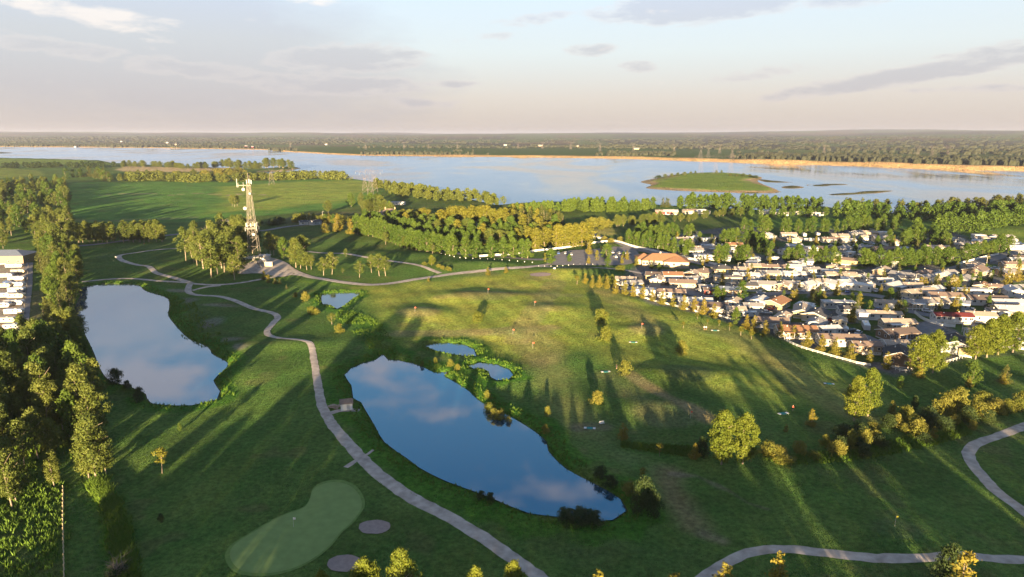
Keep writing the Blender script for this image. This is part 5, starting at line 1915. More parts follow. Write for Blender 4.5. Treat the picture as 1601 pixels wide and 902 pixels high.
far_h = [
    (1100, 405, 16, 7, -5, 'white', 'white'), (1096, 393, 14, 9, 10, 'grey', 'tan'), (1072, 382, 14, 8, 20, 'cream', 'tan'), (1019, 382, 12, 7, 30, 'white', 'dark grey'), (1088, 374, 8, 5, 70, 'white', 'white'),
    (1147, 387, 14, 8, -10, 'tan', 'orange-brown'), (1106, 378, 12, 6, 10, 'pale blue', 'white'), (1232, 371, 14, 8, -5, 'cream', 'tan'), (1246, 378, 10, 7, 60, 'yellow', 'tan'), (1312, 373, 15, 9, -5, 'yellow', 'tan'), (1300, 378, 18, 7, -3, 'cream', 'brown'),
    (1325, 380, 12, 7, -5, 'cream', 'pale grey'), (1342, 367, 9, 7, 10, 'white', 'grey'), (1358, 368, 14, 8, -8, 'yellow', 'tan'), (1232, 396, 15, 8, 30, 'white', 'pale grey'), (1241, 389, 13, 8, -5, 'pale blue', 'pale grey'), (1271, 392, 13, 8, -5, 'white', 'white'),
    (1293, 393, 15, 8, -12, 'cream', 'dark brown'), (1318, 392, 13, 9, 40, 'white', 'grey'), (1337, 400, 14, 5, -3, 'white', 'white'), (1323, 412, 17, 8, 140, 'yellow', 'brown'), (1264, 408, 9, 6, 80, 'white', 'pale grey'),
    (1178, 422, 14, 9, -5, 'yellow', 'tan'), (1208, 423, 17, 8, -6, 'white', 'brown'), (1243, 423, 13, 8, -10, 'cream', 'pale grey'), (1160, 427, 11, 7, -8, 'grey', 'tan'), (1207, 433, 19, 8, -5, 'tan', 'grey'), (1238, 434, 16, 8, -8, 'white', 'pale grey'),
    (1293, 429, 9, 6, -6, 'white', 'white'), (1302, 422, 9, 8, 60, 'yellow', 'tan'), (1318, 424, 9, 8, 60, 'yellow', 'brown'), (1313, 435, 20, 8, -6, 'beige', 'tan'), (1333, 437, 13, 7, -8, 'cream', 'tan'), (1350, 438, 9, 7, 30, 'white', 'grey'),
    (1166, 436, 17, 7, -6, 'white', 'pale grey'), (1163, 452, 16, 7, -8, 'cream', 'dark grey'), (1192, 450, 15, 9, -10, 'cream', 'grey'), (1222, 451, 12, 8, 60, 'tan', 'tan'), (1232, 449, 14, 7, -8, 'cream', 'grey'), (1262, 450, 16, 8, 40, 'white', 'pale grey'),
    (1280, 446, 13, 8, -10, 'white', 'tan'), (1305, 449, 13, 9, 120, 'white', 'pale grey'), (1342, 451, 17, 8, 140, 'white', 'white'), (1357, 449, 9, 7, 70, 'cream', 'tan'), (1322, 447, 11, 7, -5, 'pale blue', 'pale grey'),
    (1382, 368, 13, 9, -5, 'pale blue', 'white'), (1379, 377, 16, 9, -6, 'beige', 'grey'), (1392, 382, 12, 7, -6, 'white', 'tan'), (1381, 393, 18, 8, -8, 'tan', 'brown'), (1465, 391, 17, 7, -10, 'yellow', 'tan'), (1529, 372, 10, 7, -5, 'white', 'white'),
    (1574, 380, 13, 8, -10, 'pale blue', 'pale grey'), (1586, 389, 11, 6, -10, 'white', 'white'), (1378, 428, 15, 8, 50, 'tan', 'tan'), (1412, 436, 16, 9, 130, 'white', 'grey'), (1422, 441, 15, 6, -3, 'white', 'dark grey'), (1447, 432, 13, 11, 45, 'tan', 'brown'),
    (1473, 436, 13, 10, 45, 'cream', 'pale grey'), (1504, 442, 16, 10, 40, 'cream', 'grey'), (1525, 427, 18, 12, 42, 'tan', 'brown'), (1582, 418, 16, 8, -8, 'tan', 'brown'), (1597, 408, 13, 8, -8, 'tan', 'dark brown'), (1395, 452, 13, 9, 35, 'grey', 'pale grey'),
    (1436, 463, 22, 10, 18, 'cream', 'tan'), (1455, 458, 14, 8, 20, 'white', 'pale grey'), (1477, 469, 20, 9, -8, 'white', 'brown'), (1518, 460, 21, 6, -4, 'white', 'white'), (1534, 453, 11, 8, 50, 'cream', 'orange-brown'), (1553, 454, 9, 6, -10, 'tan', 'brown'),
    (1584, 460, 15, 9, 70, 'white', 'pale grey'), (1541, 474, 21, 9, -8, 'white', 'dark brown'), (1435, 480, 15, 7, -8, 'beige', 'grey'), (1460, 478, 13, 9, -8, 'grey', 'tan'), (1583, 480, 24, 8, -5, 'beige', 'pale grey'), (1255, 484, 8, 6, 50, 'white', 'white'),
    (1388, 480, 14, 6, -12, 'pale grey', 'tan'), (1575, 430, 13, 8, -8, 'tan', 'grey'), (1640, 470, 16, 9, -8, 'cream', 'brown'), (1640, 440, 16, 9, -8, 'white', 'grey'), (1115, 393, 12, 7, -6, 'beige', 'grey'), (1180, 434, 10, 7, 40, 'white', 'dark grey')]
# fill the remaining plots between the streets
occ = [(G(q[0], q[1]), q[2]) for q in far_h] + [(G(q[0], q[1]), q[2]) for q in near]
LAWNS = [GP([(1198, 466), (1300, 461), (1394, 469), (1400, 480), (1370, 488), (1330, 482), (1240, 492), (1203, 482)]), GP([(1188, 380), (1240, 377), (1330, 377), (1425, 386), (1400, 393), (1290, 387), (1200, 387)])]
tries = 0
added = 0
while tries < 6000 and added < 75:
    tries += 1
    a, b_ = rnd.uniform(985, 1680), rnd.uniform(368, 560)
    x, y = G(a, b_)
    if psd(x, y, VILLAGE, 30)[0] > -9 or any(inpoly(x, y, l) for l in LAWNS):
        continue
    if any((x - p[0]) ** 2 + ((y - p[1]) * 1.1) ** 2 < (4.2 + L_ * .42) ** 2 for p, L_ in occ):
        continue
    if any((x - p[0]) ** 2 + (y - p[1]) ** 2 < 49 for p in STREETS) or any((x - p[0]) ** 2 + (y - p[1]) ** 2 < 12 for p in TREEPOS):
        continue
    L_ = rnd.uniform(9, 13)
    occ.append(((x, y), L_))
    far_h.append((round(a, 1), round(b_, 1), L_, rnd.uniform(6, 7.5), rnd.choice([-8, -6, 12, 55, 70]), rnd.choice(['white', 'white', 'cream', 'pale grey', 'pale blue']), rnd.choice(['pale grey', 'grey', 'white', 'tan'])))
    added += 1
print('extra homes', added, tries)
# describe each by its own walls and roof and by where it stands among its look-alikes
cnt = {}
for q in sorted(far_h):
    cnt.setdefault((q[5], q[6]), []).append(q)
for q in far_h:
    same = sorted(cnt[(q[5], q[6])])
    side_ = 'long side' if abs(q[4]) < 22 else 'gable end'
    row_ = 'rear rows' if q[1] < 400 else ('upper rows' if q[1] < 440 else 'middle rows')
    lb = '%s home with %s roof' % (q[5], q[6])
    if len(same) > 1:
        lb += ', %s such from left' % ORD2(same.index(q))
    lb += ', village ' + row_
    home(q[0], q[1] + 1, q[2], q[3], q[4], q[5], q[6], lb, 'flat' if q[6] == 'white' else ('hip' if q[2] < q[3] * 1.25 else 'gable'), nwin=4 if q[2] < 16 else 6, porch='white' if (q[0] * 7) % 5 == 0 else None)

shed_spots = []
for px, py, L, W, yaw, wa, ro in far_h[::2]:
    sx = px + (9 if (px * 3) % 2 else -10)
    shed_spots.append((sx, py + (px % 5) - 1, yaw, wa, ro))
for i, (a, b_, yw, wa, ro) in enumerate(sorted(shed_spots)):
    home(a, b_, 4.2, 3.2, yw + 90 * (i % 2), 'white' if i % 3 else wa, ro, 'small garden shed with %s roof standing beside a village home' % ro, 'gable', h=2.0, nwin=2, name='garden_shed', cat='shed', group='garden sheds with %s roofs' % ro, door=True)

# clubhouse
x, y = G(1037, 413)
t = thing('clubhouse', 'large clubhouse with sprawling orange-brown hip roofs beside the parking lot', 'clubhouse', (x, y, H(x, y)), math.radians(-7))
b = MB()
b.box((0, 0, 1.6), (27, 13, 3.6))
b.box((7, -2, 1.5), (15, 15, 3.4))
b.box((-12, 4, 1.5), (10, 12, 3.4))
b.build('wall', M['w_cream'], t)


def hip(b, cx, cy, L, W, z, hh, o=.8):
    l, w = L / 2 + o, W / 2 + o
    r = max(l - w, .3)
    b.add([(cx - l, cy - w, z), (cx + l, cy - w, z), (cx + l, cy + w, z), (cx - l, cy + w, z), (cx - r, cy, z + hh), (cx + r, cy, z + hh)],
          [(0, 1, 5, 4), (1, 2, 5), (2, 3, 4, 5), (3, 0, 4), (0, 3, 2, 1)])


b = MB()
hip(b, 0, 0, 27, 13, 3.3, 3.6)
b.build('roof', M['r_orange-brown'], t)
b = MB()
hip(b, 7, -2, 15, 15, 3.25, 2.6)
b.build('roof', M['r_orange-brown'], t)
b = MB()
hip(b, -12, 4, 10, 12, 3.22, 2.9)
b.build('roof', M['r_orange-brown'], t)
for i in range(9):
    link('window', window_mesh(1.5, 1.5), t, (-12.5 + i * 1.9 if i < 6 else 1 + (i - 6) * 4.5, -6.55 if i < 6 else -9.55, 1.6))
link('door', MB().box((0, 0, 0), (1.8, .08, 2.2)).mesh('door', M['dark']), t, (-5.2, -6.57, 1.1))
MB().box((-2, 1, 7.0), (.9, .9, 1.4)).build('chimney', M['concrete'], t)

# cream mansion
x, y = G(603, 342)
t = thing('mansion', 'cream two-storey mansion with brown hipped roofs among tall trees', 'house', (x, y, H(x, y)), math.radians(6))
b = MB()
b.box((4, 0, 3.5), (17, 12, 7))
b.box((-9, -2, 2.1), (16, 9, 4.2))
b.box((2, -6.5, 2.0), (7, 4, 4.0))
b.build('wall', M['w_cream'], t)
for (cx, cy, L, W, z, hh) in ((4, 0, 17, 12, 6.9, 3.2), (-9, -2, 16, 9, 4.1, 2.8), (2, -6.5, 7, 4, 3.9, 2.0)):
    b = MB()
    hip(b, cx, cy, L, W, z, hh, .6)
    b.build('roof', M['r_brown'], t)
for i in range(4):
    link('window', window_mesh(1.5, 1.5), t, (-2.5 + i * 3.9, -6.05, 5.2))
for i in range(4):
    link('window', window_mesh(1.5, 1.5), t, (-15 + i * 3.4, -6.55, 2.2))
for xx in (0, 9):
    MB().box((xx, 1, 10.2), (1.1, 1.1, 2.4)).build('chimney', M['w_tan'], t)
link('door', MB().box((0, 0, 0), (1.2, .08, 2.2)).mesh('door', M['dark']), t, (2, -8.55, 1.2))

home(493, 352, 9, 7, 55, 'grey', 'dark grey', 'small grey farm shed beyond the lattice tower', 'gable', name='shed', cat='shed', nwin=2)
home(476, 352, 8, 6, 30, 'pale grey', 'dark grey', 'pale shed half hidden left of the grey farm shed', 'gable', name='shed', cat='shed', nwin=2)
home(354, 352, 11, 7, 10, 'grey', 'dark grey', 'dark house behind the tower grove', 'gable', name='house', cat='house')
home(757, 358, 13, 9, 20, 'brown', 'tan', 'brown park house half hidden in the shaded trees', 'gable', name='house', cat='house')
home(741, 361, 9, 8, -30, 'dark red', 'dark brown', 'reddish park lodge left of the brown park house', 'gable', name='house', cat='house')
home(733, 356, 9, 7, -10, 'grey', 'white', 'pale-roofed park hut beside the reddish lodge', 'gable', name='hut', cat='hut')
home(1037, 335, 16, 8, -5, 'dark red', 'tan', 'long red barn on the lakeside lawn', 'gable', name='barn', cat='barn', nwin=4)
home(1048, 335, 14, 9, -5, 'tan', 'pale grey', 'grey-roofed barn beside the long red barn', 'gable', name='barn', cat='barn', nwin=3)
home(1078, 334, 13, 8, 10, 'cream', 'brown', 'brown-roofed hut between the lakeside barns', 'gable', name='hut', cat='hut', nwin=3)
home(1096, 334, 16, 9, 5, 'pale grey', 'white', 'white-roofed pavilion on the lakeside lawn', 'hip', name='pavilion', cat='pavilion', nwin=3)
home(1195, 336, 8, 6, 20, 'white', 'pale grey', 'small white hut right of the lakeside pavilion', 'gable', name='hut', cat='hut', nwin=2)
for i, (a, b_, L) in enumerate([(1212, 337, 12), (1224, 338, 10), (1245, 336, 11), (1256, 336, 9), (1272, 338, 12), (1280, 337, 9)]):
    home(a, b_, L, 4, rnd.uniform(-15, 15), 'white', ['white', 'pale grey', 'tan'][i % 3], 'white cabin in the lakeside campground, %s from the left' % ORD[i], 'flat', name='cabin', cat='cabin', nwin=3, group='lakeside campground cabins', door=False)
home(616, 320, 26, 4.5, -2, 'white', 'white', 'long low white shelter on the green meadow beyond the mansion', 'flat', name='long_shelter', cat='shelter', nwin=7, h=2.6, door=False)

# service building and trailers at the left edge
home(12, 410, 30, 17, 4, 'tan', 'blue-grey', 'large tan service building with dark hip roof at the left edge', 'hip', name='service_building', cat='building', h=5, pitch=.3, nwin=5)

# pump house on the pond bank
x, y = G(542, 638.5)
t = thing('pump_house', 'small white pump house with brown gable roof on the pond bank', 'pump house', (x, y, H(x, y)), math.radians(14))
b = MB()
b.add([(-1.7, -1.3, 0), (1.7, -1.3, 0), (1.7, 1.3, 0), (-1.7, 1.3, 0), (-1.7, -1.3, 2.3), (1.7, -1.3, 2.3), (1.7, 1.3, 2.3), (-1.7, 1.3, 2.3), (-1.7, 0, 3.1), (1.7, 0, 3.1)],
      [(0, 1, 5, 4), (2, 3, 7, 6), (1, 2, 6, 9, 5), (3, 0, 4, 8, 7)])
b.build('wall', M['white'], t)
b = MB()
for s in (-1, 1):
    v = [(-2, s * 1.65, 2.12), (2, s * 1.65, 2.12), (2, 0, 3.15), (-2, 0, 3.15)]
    v += [(a, c, d + .12) for a, c, d in v]
    b.add(v, [(0, 1, 2, 3), (4, 5, 6, 7), (0, 1, 5, 4), (1, 2, 6, 5), (2, 3, 7, 6), (3, 0, 4, 7)])
b.build('roof', M['r_brown'], t)
link('door', MB().box((0, 0, 0), (.9, .06, 1.9)).mesh('door', M['w_pale grey']), t, (.5, -1.34, .97))
x, y = G(523, 636)
b = MB()
for i in range(16):
    b.box((rnd.uniform(-1.6, 1.6), rnd.uniform(-1, 1), rnd.uniform(.1, .8)), (rnd.uniform(.5, 1.4), rnd.uniform(.4, .9), rnd.uniform(.2, .5)), 0, rnd.random() * 3)
tag(b.build('scrap_pile', M['bark'], None, loc=(x, y, H(x, y))), 'dark brown pile of timber left of the pump house', 'pile')


# ------------------------------------------------------------------ vehicles
def car_meshes():
    prof = [(-2.2, .35), (-2.25, .75), (-2.1, .95), (-1.3, 1.02), (1.0, 1.0), (2.0, .85), (2.2, .65), (2.2, .35)]
    b = MB()
    n = len(prof)
    v = [(x, s * (.86 if z > .5 else .8), z) for s in (-1, 1) for x, z in prof]
    b.add(v, [(i, (i + 1) % n, n + (i + 1) % n, n + i) for i in range(n)] + [tuple(range(n - 1, -1, -1)), tuple(range(n, 2 * n))])
    body = b
    cab = [(-1.75, .98), (-1.35, 1.48), (.25, 1.5), (1.0, 1.0)]
    b2 = MB()
    n = 4
    v = [(x, s * (.8 if z < 1.2 else .64), z) for s in (-1, 1) for x, z in cab]
    b2.add(v, [(i, (i + 1) % n, n + (i + 1) % n, n + i) for i in range(n)] + [(3, 2, 1, 0), (4, 5, 6, 7)])
    b3 = MB().box((-.5, 0, 1.52), (1.55, 1.24, .06))
    wh = MB().bar((0, -.11, 0), (0, .11, 0), .33, 0, 12)
    rim = MB().bar((0, -.125, 0), (0, .125, 0), .18, 0, 8)
    return body, b2, b3, wh, rim


CARB = car_meshes()
CM = {'glass': CARB[1].mesh('cabin_glass', M['glass']), 'wheel': CARB[3].mesh('wheel', M['tyre']), 'rim': CARB[4].mesh('rim', M['c_silver'])}


def car(px, py, yaw, colr, label, group='cars in the village and parking lot', scale=1.0, xy=None):
    x, y = xy or G(px, py)
    k = 'car' + colr
    if k not in CM:
        CM[k] = CARB[0].mesh('body', M['c_' + colr])
        CM[k + 'r'] = CARB[2].mesh('roof_panel', M['c_' + colr])
    t = thing('parked_car', label, 'car', (x, y, H(x, y) + .15), math.radians(yaw), group, (scale,) * 3)
    link('body', CM[k], t)
    link('roof_panel', CM[k + 'r'], t)
    link('cabin_glass', CM['glass'], t)
    for a in (-1.35, 1.35):
        for c in (-.78, .78):
            w = link('wheel', CM['wheel'], t, (a, c, .33))
            link('rim', CM['rim'], w)
    return t


def rv_meshes(L, front):
    b = MB()
    h = 2.35
    prof = [(-L / 2, .5), (-L / 2, h), (-L / 2 + .2, h + .25), (L / 2 - .8, h + .25), (L / 2 - .1, h - .2), (L / 2, 1.6), (L / 2 - front, .55)]
    n = len(prof)
    v = [(x, s * 1.22, z) for s in (-1, 1) for x, z in prof]
    b.add(v, [(i, (i + 1) % n, n + (i + 1) % n, n + i) for i in range(n)] + [tuple(range(n - 1, -1, -1)), tuple(range(n, 2 * n))])
    return b


RV = {}


def trailer(px, py, yaw, L, label, group=None, tint='white'):
    x, y = G(px, py)
    k = (L, tint)
    if k not in RV:
        RV[k] = rv_meshes(L, .8).mesh('body', M['c_' + tint])
        s = MB()
        for sg in (-1, 1):
            s.box((0, sg * 1.235, 1.25), (L * .92, .03, .22))
        RV[k + ('s',)] = s.mesh('stripe', M['c_tan'])
        r = MB()
        r.box((L * .1, 0, 2.7), (.9, .7, .22))
        RV[k + ('r',)] = r.mesh('roof_unit', M['dish'])
        RV[k + ('h',)] = MB().bar((L / 2 - .6, .35, .6), (L / 2 + 1.0, 0, .5), .06).bar((L / 2 - .6, -.35, .6), (L / 2 + 1.0, 0, .5), .06).mesh('hitch', M['dark'])
    t = thing('travel_trailer', label, 'trailer', (x, y, H(x, y) + .12), math.radians(yaw), group)
    link('body', RV[k], t)
    link('stripe', RV[k + ('s',)], t)
    link('roof_unit', RV[k + ('r',)], t)
    link('hitch', RV[k + ('h',)], t)
    for a in (-L * .3, 0, L * .28):
        for s in (-1, 1):
            link('window', window_mesh(.9, .7), t, (a, s * 1.24, 1.9), 0 if s < 0 else math.pi)
    for a in (-.5, .4):
        for s in (-1, 1):
            link('wheel', CM['wheel'], t, (a, s * 1.1, .35))
    return t


for i, (a, b, yaw, L, c) in enumerate([(24, 419, 4, 10, 'white'), (30, 427, 2, 8, 'tan'), (10, 432, 5, 8, 'white'), (27, 436, 3, 9, 'white'), (25, 446, 4, 9, 'white'), (6, 448, 6, 8, 'tan'), (27, 456, 4, 8, 'silver'),
                                       (10, 466, 3, 9, 'white'), (27, 468, 2, 8, 'tan'), (24, 480, 2, 9, 'white'), (6, 484, 6, 7, 'white'), (24, 494, 3, 8, 'white'),
                                       (10, 507, 5, 9, 'tan'), (22, 519, 2, 7, 'white')]):
    trailer(a, b + 1, yaw, L, '%s travel trailer packed in the left storage lot, %s from the far end' % ({'white': 'white', 'tan': 'tan', 'silver': 'silver'}[c], ORD[i]), 'trailers in the storage lot', c)
for i, (a, b) in enumerate([(27, 525), (30, 478), (31, 514), (12, 440)]):
    car(a, b, rnd.uniform(-10, 10), ['black', 'red', 'silver', 'blue'][i], '%s car between the trailers of the left storage lot' % ['black', 'red', 'silver', 'blue'][i], 'cars in the storage lot')
x, y = G(16, 533)
b = MB()
for i in range(3):
    b.box((0, i * .9 - .9, .3), (7, .3, .3))
tag(b.build('timber_stack', M['wood'], None, loc=(x, y, H(x, y))), 'long timber stack at the near end of the storage lot', 'timber')
for a, b, yaw, L, lb in [(1167, 496, 0, 10, 'long white fifth-wheel trailer behind the fence spruces'), (1157, 487, 85, 7, 'white trailer standing end-on behind the fifth-wheel'), (1131, 489, 5, 8, 'white rounded trailer next to the white rail fence'),
                         (1257, 370, 80, 6, 'white camper in the rear rows, left of two'), (1278, 369, 80, 6, 'white camper in the rear rows, right of two'), (1264, 378, 0, 8, 'white trailer at the edge of the upper lawn'),
                         (1287, 377, 0, 9, 'white trailer with awning on the upper lawn edge'), (1208, 408, 5, 8, 'dome-ended white trailer beside the central poplars'), (1283, 438, 0, 9, 'white trailer parked along the central street'),
                         (1145, 378, 30, 6, 'round white trailer behind the dark trees'), (1495, 381, 0, 11, 'white motorhome in the row at the upper right, left of two'), (1510, 386, -5, 11, 'white motorhome in the row at the upper right, right of two'),
                         (1353, 514, 70, 9, 'white motorhome parked at the dead end behind the long cream home'), (1484, 377, 0, 9, 'white trailer behind the upper right motorhomes')]:
    trailer(a, b, yaw, L, lb)


def boat(px, py, yaw, label):
    x, y = G(px, py)
    t = thing('covered_boat', label, 'boat', (x, y, H(x, y) + .15), math.radians(yaw))
    b = MB()
    sec = [(-2.6, 1.0, .9), (-1.2, 1.1, 1.0), (1.0, 1.0, 1.0), (2.2, .6, .95), (3.0, .05, .95)]
    v = []
    for xx, w, zt in sec:
        v += [(xx, -w, .55 + zt), (xx, -w * .6, .5), (xx, 0, .35), (xx, w * .6, .5), (xx, w, .55 + zt), (xx, 0, 1.0 + zt)]
    fs = []
    for i in range(4):
        for j in range(6):
            fs.append((i * 6 + j, i * 6 + (j + 1) % 6, (i + 1) * 6 + (j + 1) % 6, (i + 1) * 6 + j))
    fs += [tuple(range(6)), tuple(range(29, 23, -1))]
    b.add(v, fs)
    b.build('hull', M['c_white'], t)
    MB().box((-.3, 0, .3), (4.6, .9, .1)).bar((2, 0, .3), (4.2, 0, .4), .05).build('trailer_frame', M['dark'], t)
    for s in (-1, 1):
        link('wheel', CM['wheel'], t, (-.6, s * .95, .33))
    return t


boat(1310, 516, 60, 'white covered boat on the forecourt, left of two')
boat(1322, 518, 65, 'white covered boat on the forecourt, right of two')
boat(1373, 543, 15, 'small boat on a trailer left of the white pickup')
boat(1265, 525, 10, 'white tarped boat beside the cream home by the fence')
boat(1278, 526, 8, 'second white tarped boat right beside the cream home by the fence')
carlist = [(957, 395, 'white'), (968, 396, 'white'), (976, 396, 'white'), (983, 397, 'white'), (974, 401, 'red'), (948, 397, 'silver'), (962, 402, 'silver'), (862, 397, 'silver'), (873, 396, 'blue'), (884, 396, 'silver'), (893, 398, 'white'),
           (1046, 444, 'black'), (1118, 494, 'black'), (1206, 484, 'red'), (1381, 549, 'white'), (1373, 485, 'blue'), (1270, 421, 'silver'), (1278, 422, 'black'), (1262, 420, 'white'), (1310, 404, 'white'), (1355, 379, 'silver'),
           (1362, 381, 'white'), (1349, 384, 'silver'), (1545, 420, 'white'), (1556, 420, 'silver'), (1565, 423, 'tan'), (1538, 418, 'black'), (1342, 522, 'silver'), (1335, 519, 'black'), (1301, 502, 'red'), (1227, 497, 'black'),
           (1199, 490, 'silver'), (1095, 455, 'white'), (1100, 444, 'silver'), (1160, 463, 'blue'), (1190, 459, 'silver'), (1250, 455, 'white'), (1290, 454, 'silver'), (1325, 456, 'blue'), (1418, 469, 'white'), (1450, 487, 'silver'),
           (1520, 486, 'white'), (1548, 480, 'black'), (1145, 492, 'black'), (1075, 405, 'silver'), (1069, 403, 'white'), (1216, 436, 'silver'), (1262, 437, 'white'), (1370, 455, 'silver'), (1500, 450, 'blue'), (1493, 446, 'white'),
           (1425, 447, 'black'), (1400, 430, 'silver'), (1300, 385, 'white'), (1336, 384, 'silver'), (1120, 382, 'white'), (1130, 384, 'silver'), (1320, 398, 'silver'), (1470, 396, 'white'), (1480, 397, 'silver')]
cc = {}
for i, (a, b, c) in enumerate(carlist):
    zone = 'in the parking lot' if a < 995 else ('near the clubhouse street' if a < 1150 else ('in the upper village' if b < 440 else 'in the lower village'))
    cc.setdefault((c, zone), []).append((a, b))
for i, (a, b, c) in enumerate(carlist):
    zone = 'in the parking lot' if a < 995 else ('near the clubhouse street' if a < 1150 else ('in the upper village' if b < 440 else 'in the lower village'))
    L_ = sorted(cc[(c, zone)])
    lb = '%s car parked %s' % (c, zone) + ('' if len(L_) == 1 else ', %s such car from the left' % ORD[L_.index((a, b))])
    car(a, b + 1, 90 + rnd.uniform(-12, 12) if a < 995 else rnd.uniform(-60, 60), c, lb, scale=1.08)


# ------------------------------------------------------------------ fences
def fence(name, px, label, cat, spacing, postw, posth, rails, m, railw=.05, railh=.14, panel=None, maxposts=300, parts=True):
    P = smooth(GP(px), .5)
    x0, y0 = P[0]
    t = thing(name, label, cat, (x0, y0, 0))
    L = [0]
    for a, b in zip(P, P[1:]):
        L.append(L[-1] + math.hypot(a[0] - b[0], a[1] - b[1]))
    n = int(L[-1] / spacing)
    pm = MB().box((0, 0, posth / 2 - .15), (postw, postw, posth + .3)).mesh('post', m)
    pos = []
    j = 0
    for i in range(n + 1):
        d = min(i * spacing, L[-1] - 1e-6)
        while L[j + 1] < d:
            j += 1
        x, y = P[j]
        pos.append((x - x0, y - y0, H(x, y)))
        link('post', pm, t, pos[-1])
    for r in rails:
        b = MB()
        for p, q in zip(pos, pos[1:]):
            a_ = Vector(p) + Vector((0, 0, r))
            c_ = Vector(q) + Vector((0, 0, r))
            d = c_ - a_
            mid = (a_ + c_) / 2
            ang = math.atan2(d.y, d.x)
            ca, sa = math.cos(ang), math.sin(ang)
            hx, hy = d.length / 2, railw / 2
            vs = []
            for sz in (-1, 1):
                for sx, sy in ((-1, -1), (1, -1), (1, 1), (-1, 1)):
                    zz = (p[2] if sx < 0 else q[2]) + r + sz * railh / 2
                    vs.append((mid.x + sx * hx * ca - sy * hy * sa, mid.y + sx * hx * sa + sy * hy * ca, zz))
            b.add(vs, [(0, 3, 2, 1), (4, 5, 6, 7), (0, 1, 5, 4), (1, 2, 6, 5), (2, 3, 7, 6), (3, 0, 4, 7)])
        b.build('rail', m, t)
    return t


fw = M['fence_white']
fence('rail_fence', [(1384, 573), (1400, 579), (1415, 584), (1431, 577)], 'white post fence round the corner lot below the dark timber house', 'fence', 2.2, .18, 1.2, (1.05, .6), fw)
fence('rail_fence', [(1476, 569), (1500, 561), (1518, 554), (1545, 549), (1570, 545), (1605, 540)], 'white post fence running right under the four big poplars', 'fence', 2.2, .18, 1.2, (1.05, .6), fw)
fence('panel_fence', [(1226, 532), (1250, 545), (1290, 557), (1330, 568), (1345, 572), (1372, 574)], 'low white fence between the cream homes and the course', 'fence', 2.4, .16, .9, (.75, .3), fw, .05, .22)
fence('panel_fence', [(1120, 494), (1135, 498), (1147, 503)], 'short white fence by the rounded trailer', 'fence', 2.2, .18, 1.2, (.55,), fw, .05, .8)
fence('panel_fence', [(970, 452), (1010, 468), (1050, 478), (1095, 490)], 'white fence behind the upper fence spruces', 'fence', 2.4, .16, 1.0, (.55,), fw, .05, .8)
fence('panel_fence', [(1430, 490), (1445, 501), (1475, 510), (1500, 512)], 'white fence round the long red-roofed home', 'fence', 2.4, .16, 1.5, (.75,), fw, .05, 1.3)
fence('panel_fence', [(1375, 543), (1392, 537), (1422, 533), (1428, 527)], 'white low fence round the brown brick home', 'fence', 2.4, .16, .9, (.45,), fw, .05, .8)
fence('panel_fence', [(1284, 446), (1300, 452), (1318, 454)], 'curved white fence at the lawn of a central home', 'fence', 2.2, .14, .9, (.45,), fw, .05, .7)
fence('park_fence', [(750, 402), (790, 398), (830, 392), (870, 388), (925, 381), (958, 379)], 'long pale fence behind the parking lot and poplar screen', 'fence', 3.2, .2, 1.6, (.8,), fw, .06, 1.3)
fence('village_fence', [(924, 371), (950, 376), (985, 386), (1020, 393), (1060, 402), (1082, 407), (1110, 413), (1135, 418)], 'long pale fence in front of the poplars above the clubhouse', 'fence', 3.2, .2, 1.7, (.85,), fw, .06, 1.4)
fence('village_fence', [(1497, 414), (1520, 408), (1545, 402), (1562, 398)], 'white wall-like fence on the upper village street', 'fence', 3, .2, 1.6, (.8,), fw, .06, 1.3)
fence('wire_fence', [(98, 760), (98, 800), (99, 840), (100, 880), (101, 920)], 'wooden post fence between the crop field and the mown strip', 'fence', 2.2, .16, 1.3, (1.15, .75, .35), M['wood'], .05, .1)
fence('lot_fence', [(45, 415), (42, 450), (38, 495), (34, 540)], 'wire mesh fence along the trailer storage lot', 'fence', 3.5, .12, 1.8, (1.7, .9, .1), M['steel'], .04, .06)
fence('avenue_posts', [(690, 398), (720, 404), (760, 407), (800, 409), (838, 411)], 'row of short pale posts along the avenue road', 'bollards', 5, .4, .6, (), fw)
fence('lot_posts', [(842, 417), (870, 417), (900, 414), (930, 414)], 'row of short pale posts at the near edge of the parking lot', 'bollards', 4, .35, .6, (), fw)


# ------------------------------------------------------------------ telecom tower
def lattice(parent, base, top, h, m, r, nseg, leg_r=None, name='leg'):
    leg_r = leg_r or r
    cs = [(-1, -1), (1, -1), (1, 1), (-1, 1)]
    for sx, sy in cs:
        b = MB()
        b.bar((sx * base / 2, sy * base / 2, -.3), (sx * top / 2, sy * top / 2, h), leg_r, 0, 5)
        b.build(name, m, parent)
    b = MB()
    zs = [h * (1 - (1 - i / nseg) ** 1.35) for i in range(nseg + 1)]
    for i in range(nseg):
        z0, z1 = zs[i], zs[i + 1]
        w0, w1 = (base + (top - base) * z0 / h) / 2, (base + (top - base) * z1 / h) / 2
        for k in range(4):
            a, c = cs[k], cs[(k + 1) % 4]
            b.bar((a[0] * w0, a[1] * w0, z0), (c[0] * w1, c[1] * w1, z1), r * .6, 0, 3)
            b.bar((c[0] * w0, c[1] * w0, z0), (a[0] * w1, a[1] * w1, z1), r * .6, 0, 3)
            b.bar((a[0] * w1, a[1] * w1, z1), (c[0] * w1, c[1] * w1, z1), r * .6, 0, 3)
    b.build('bracing', m, parent)


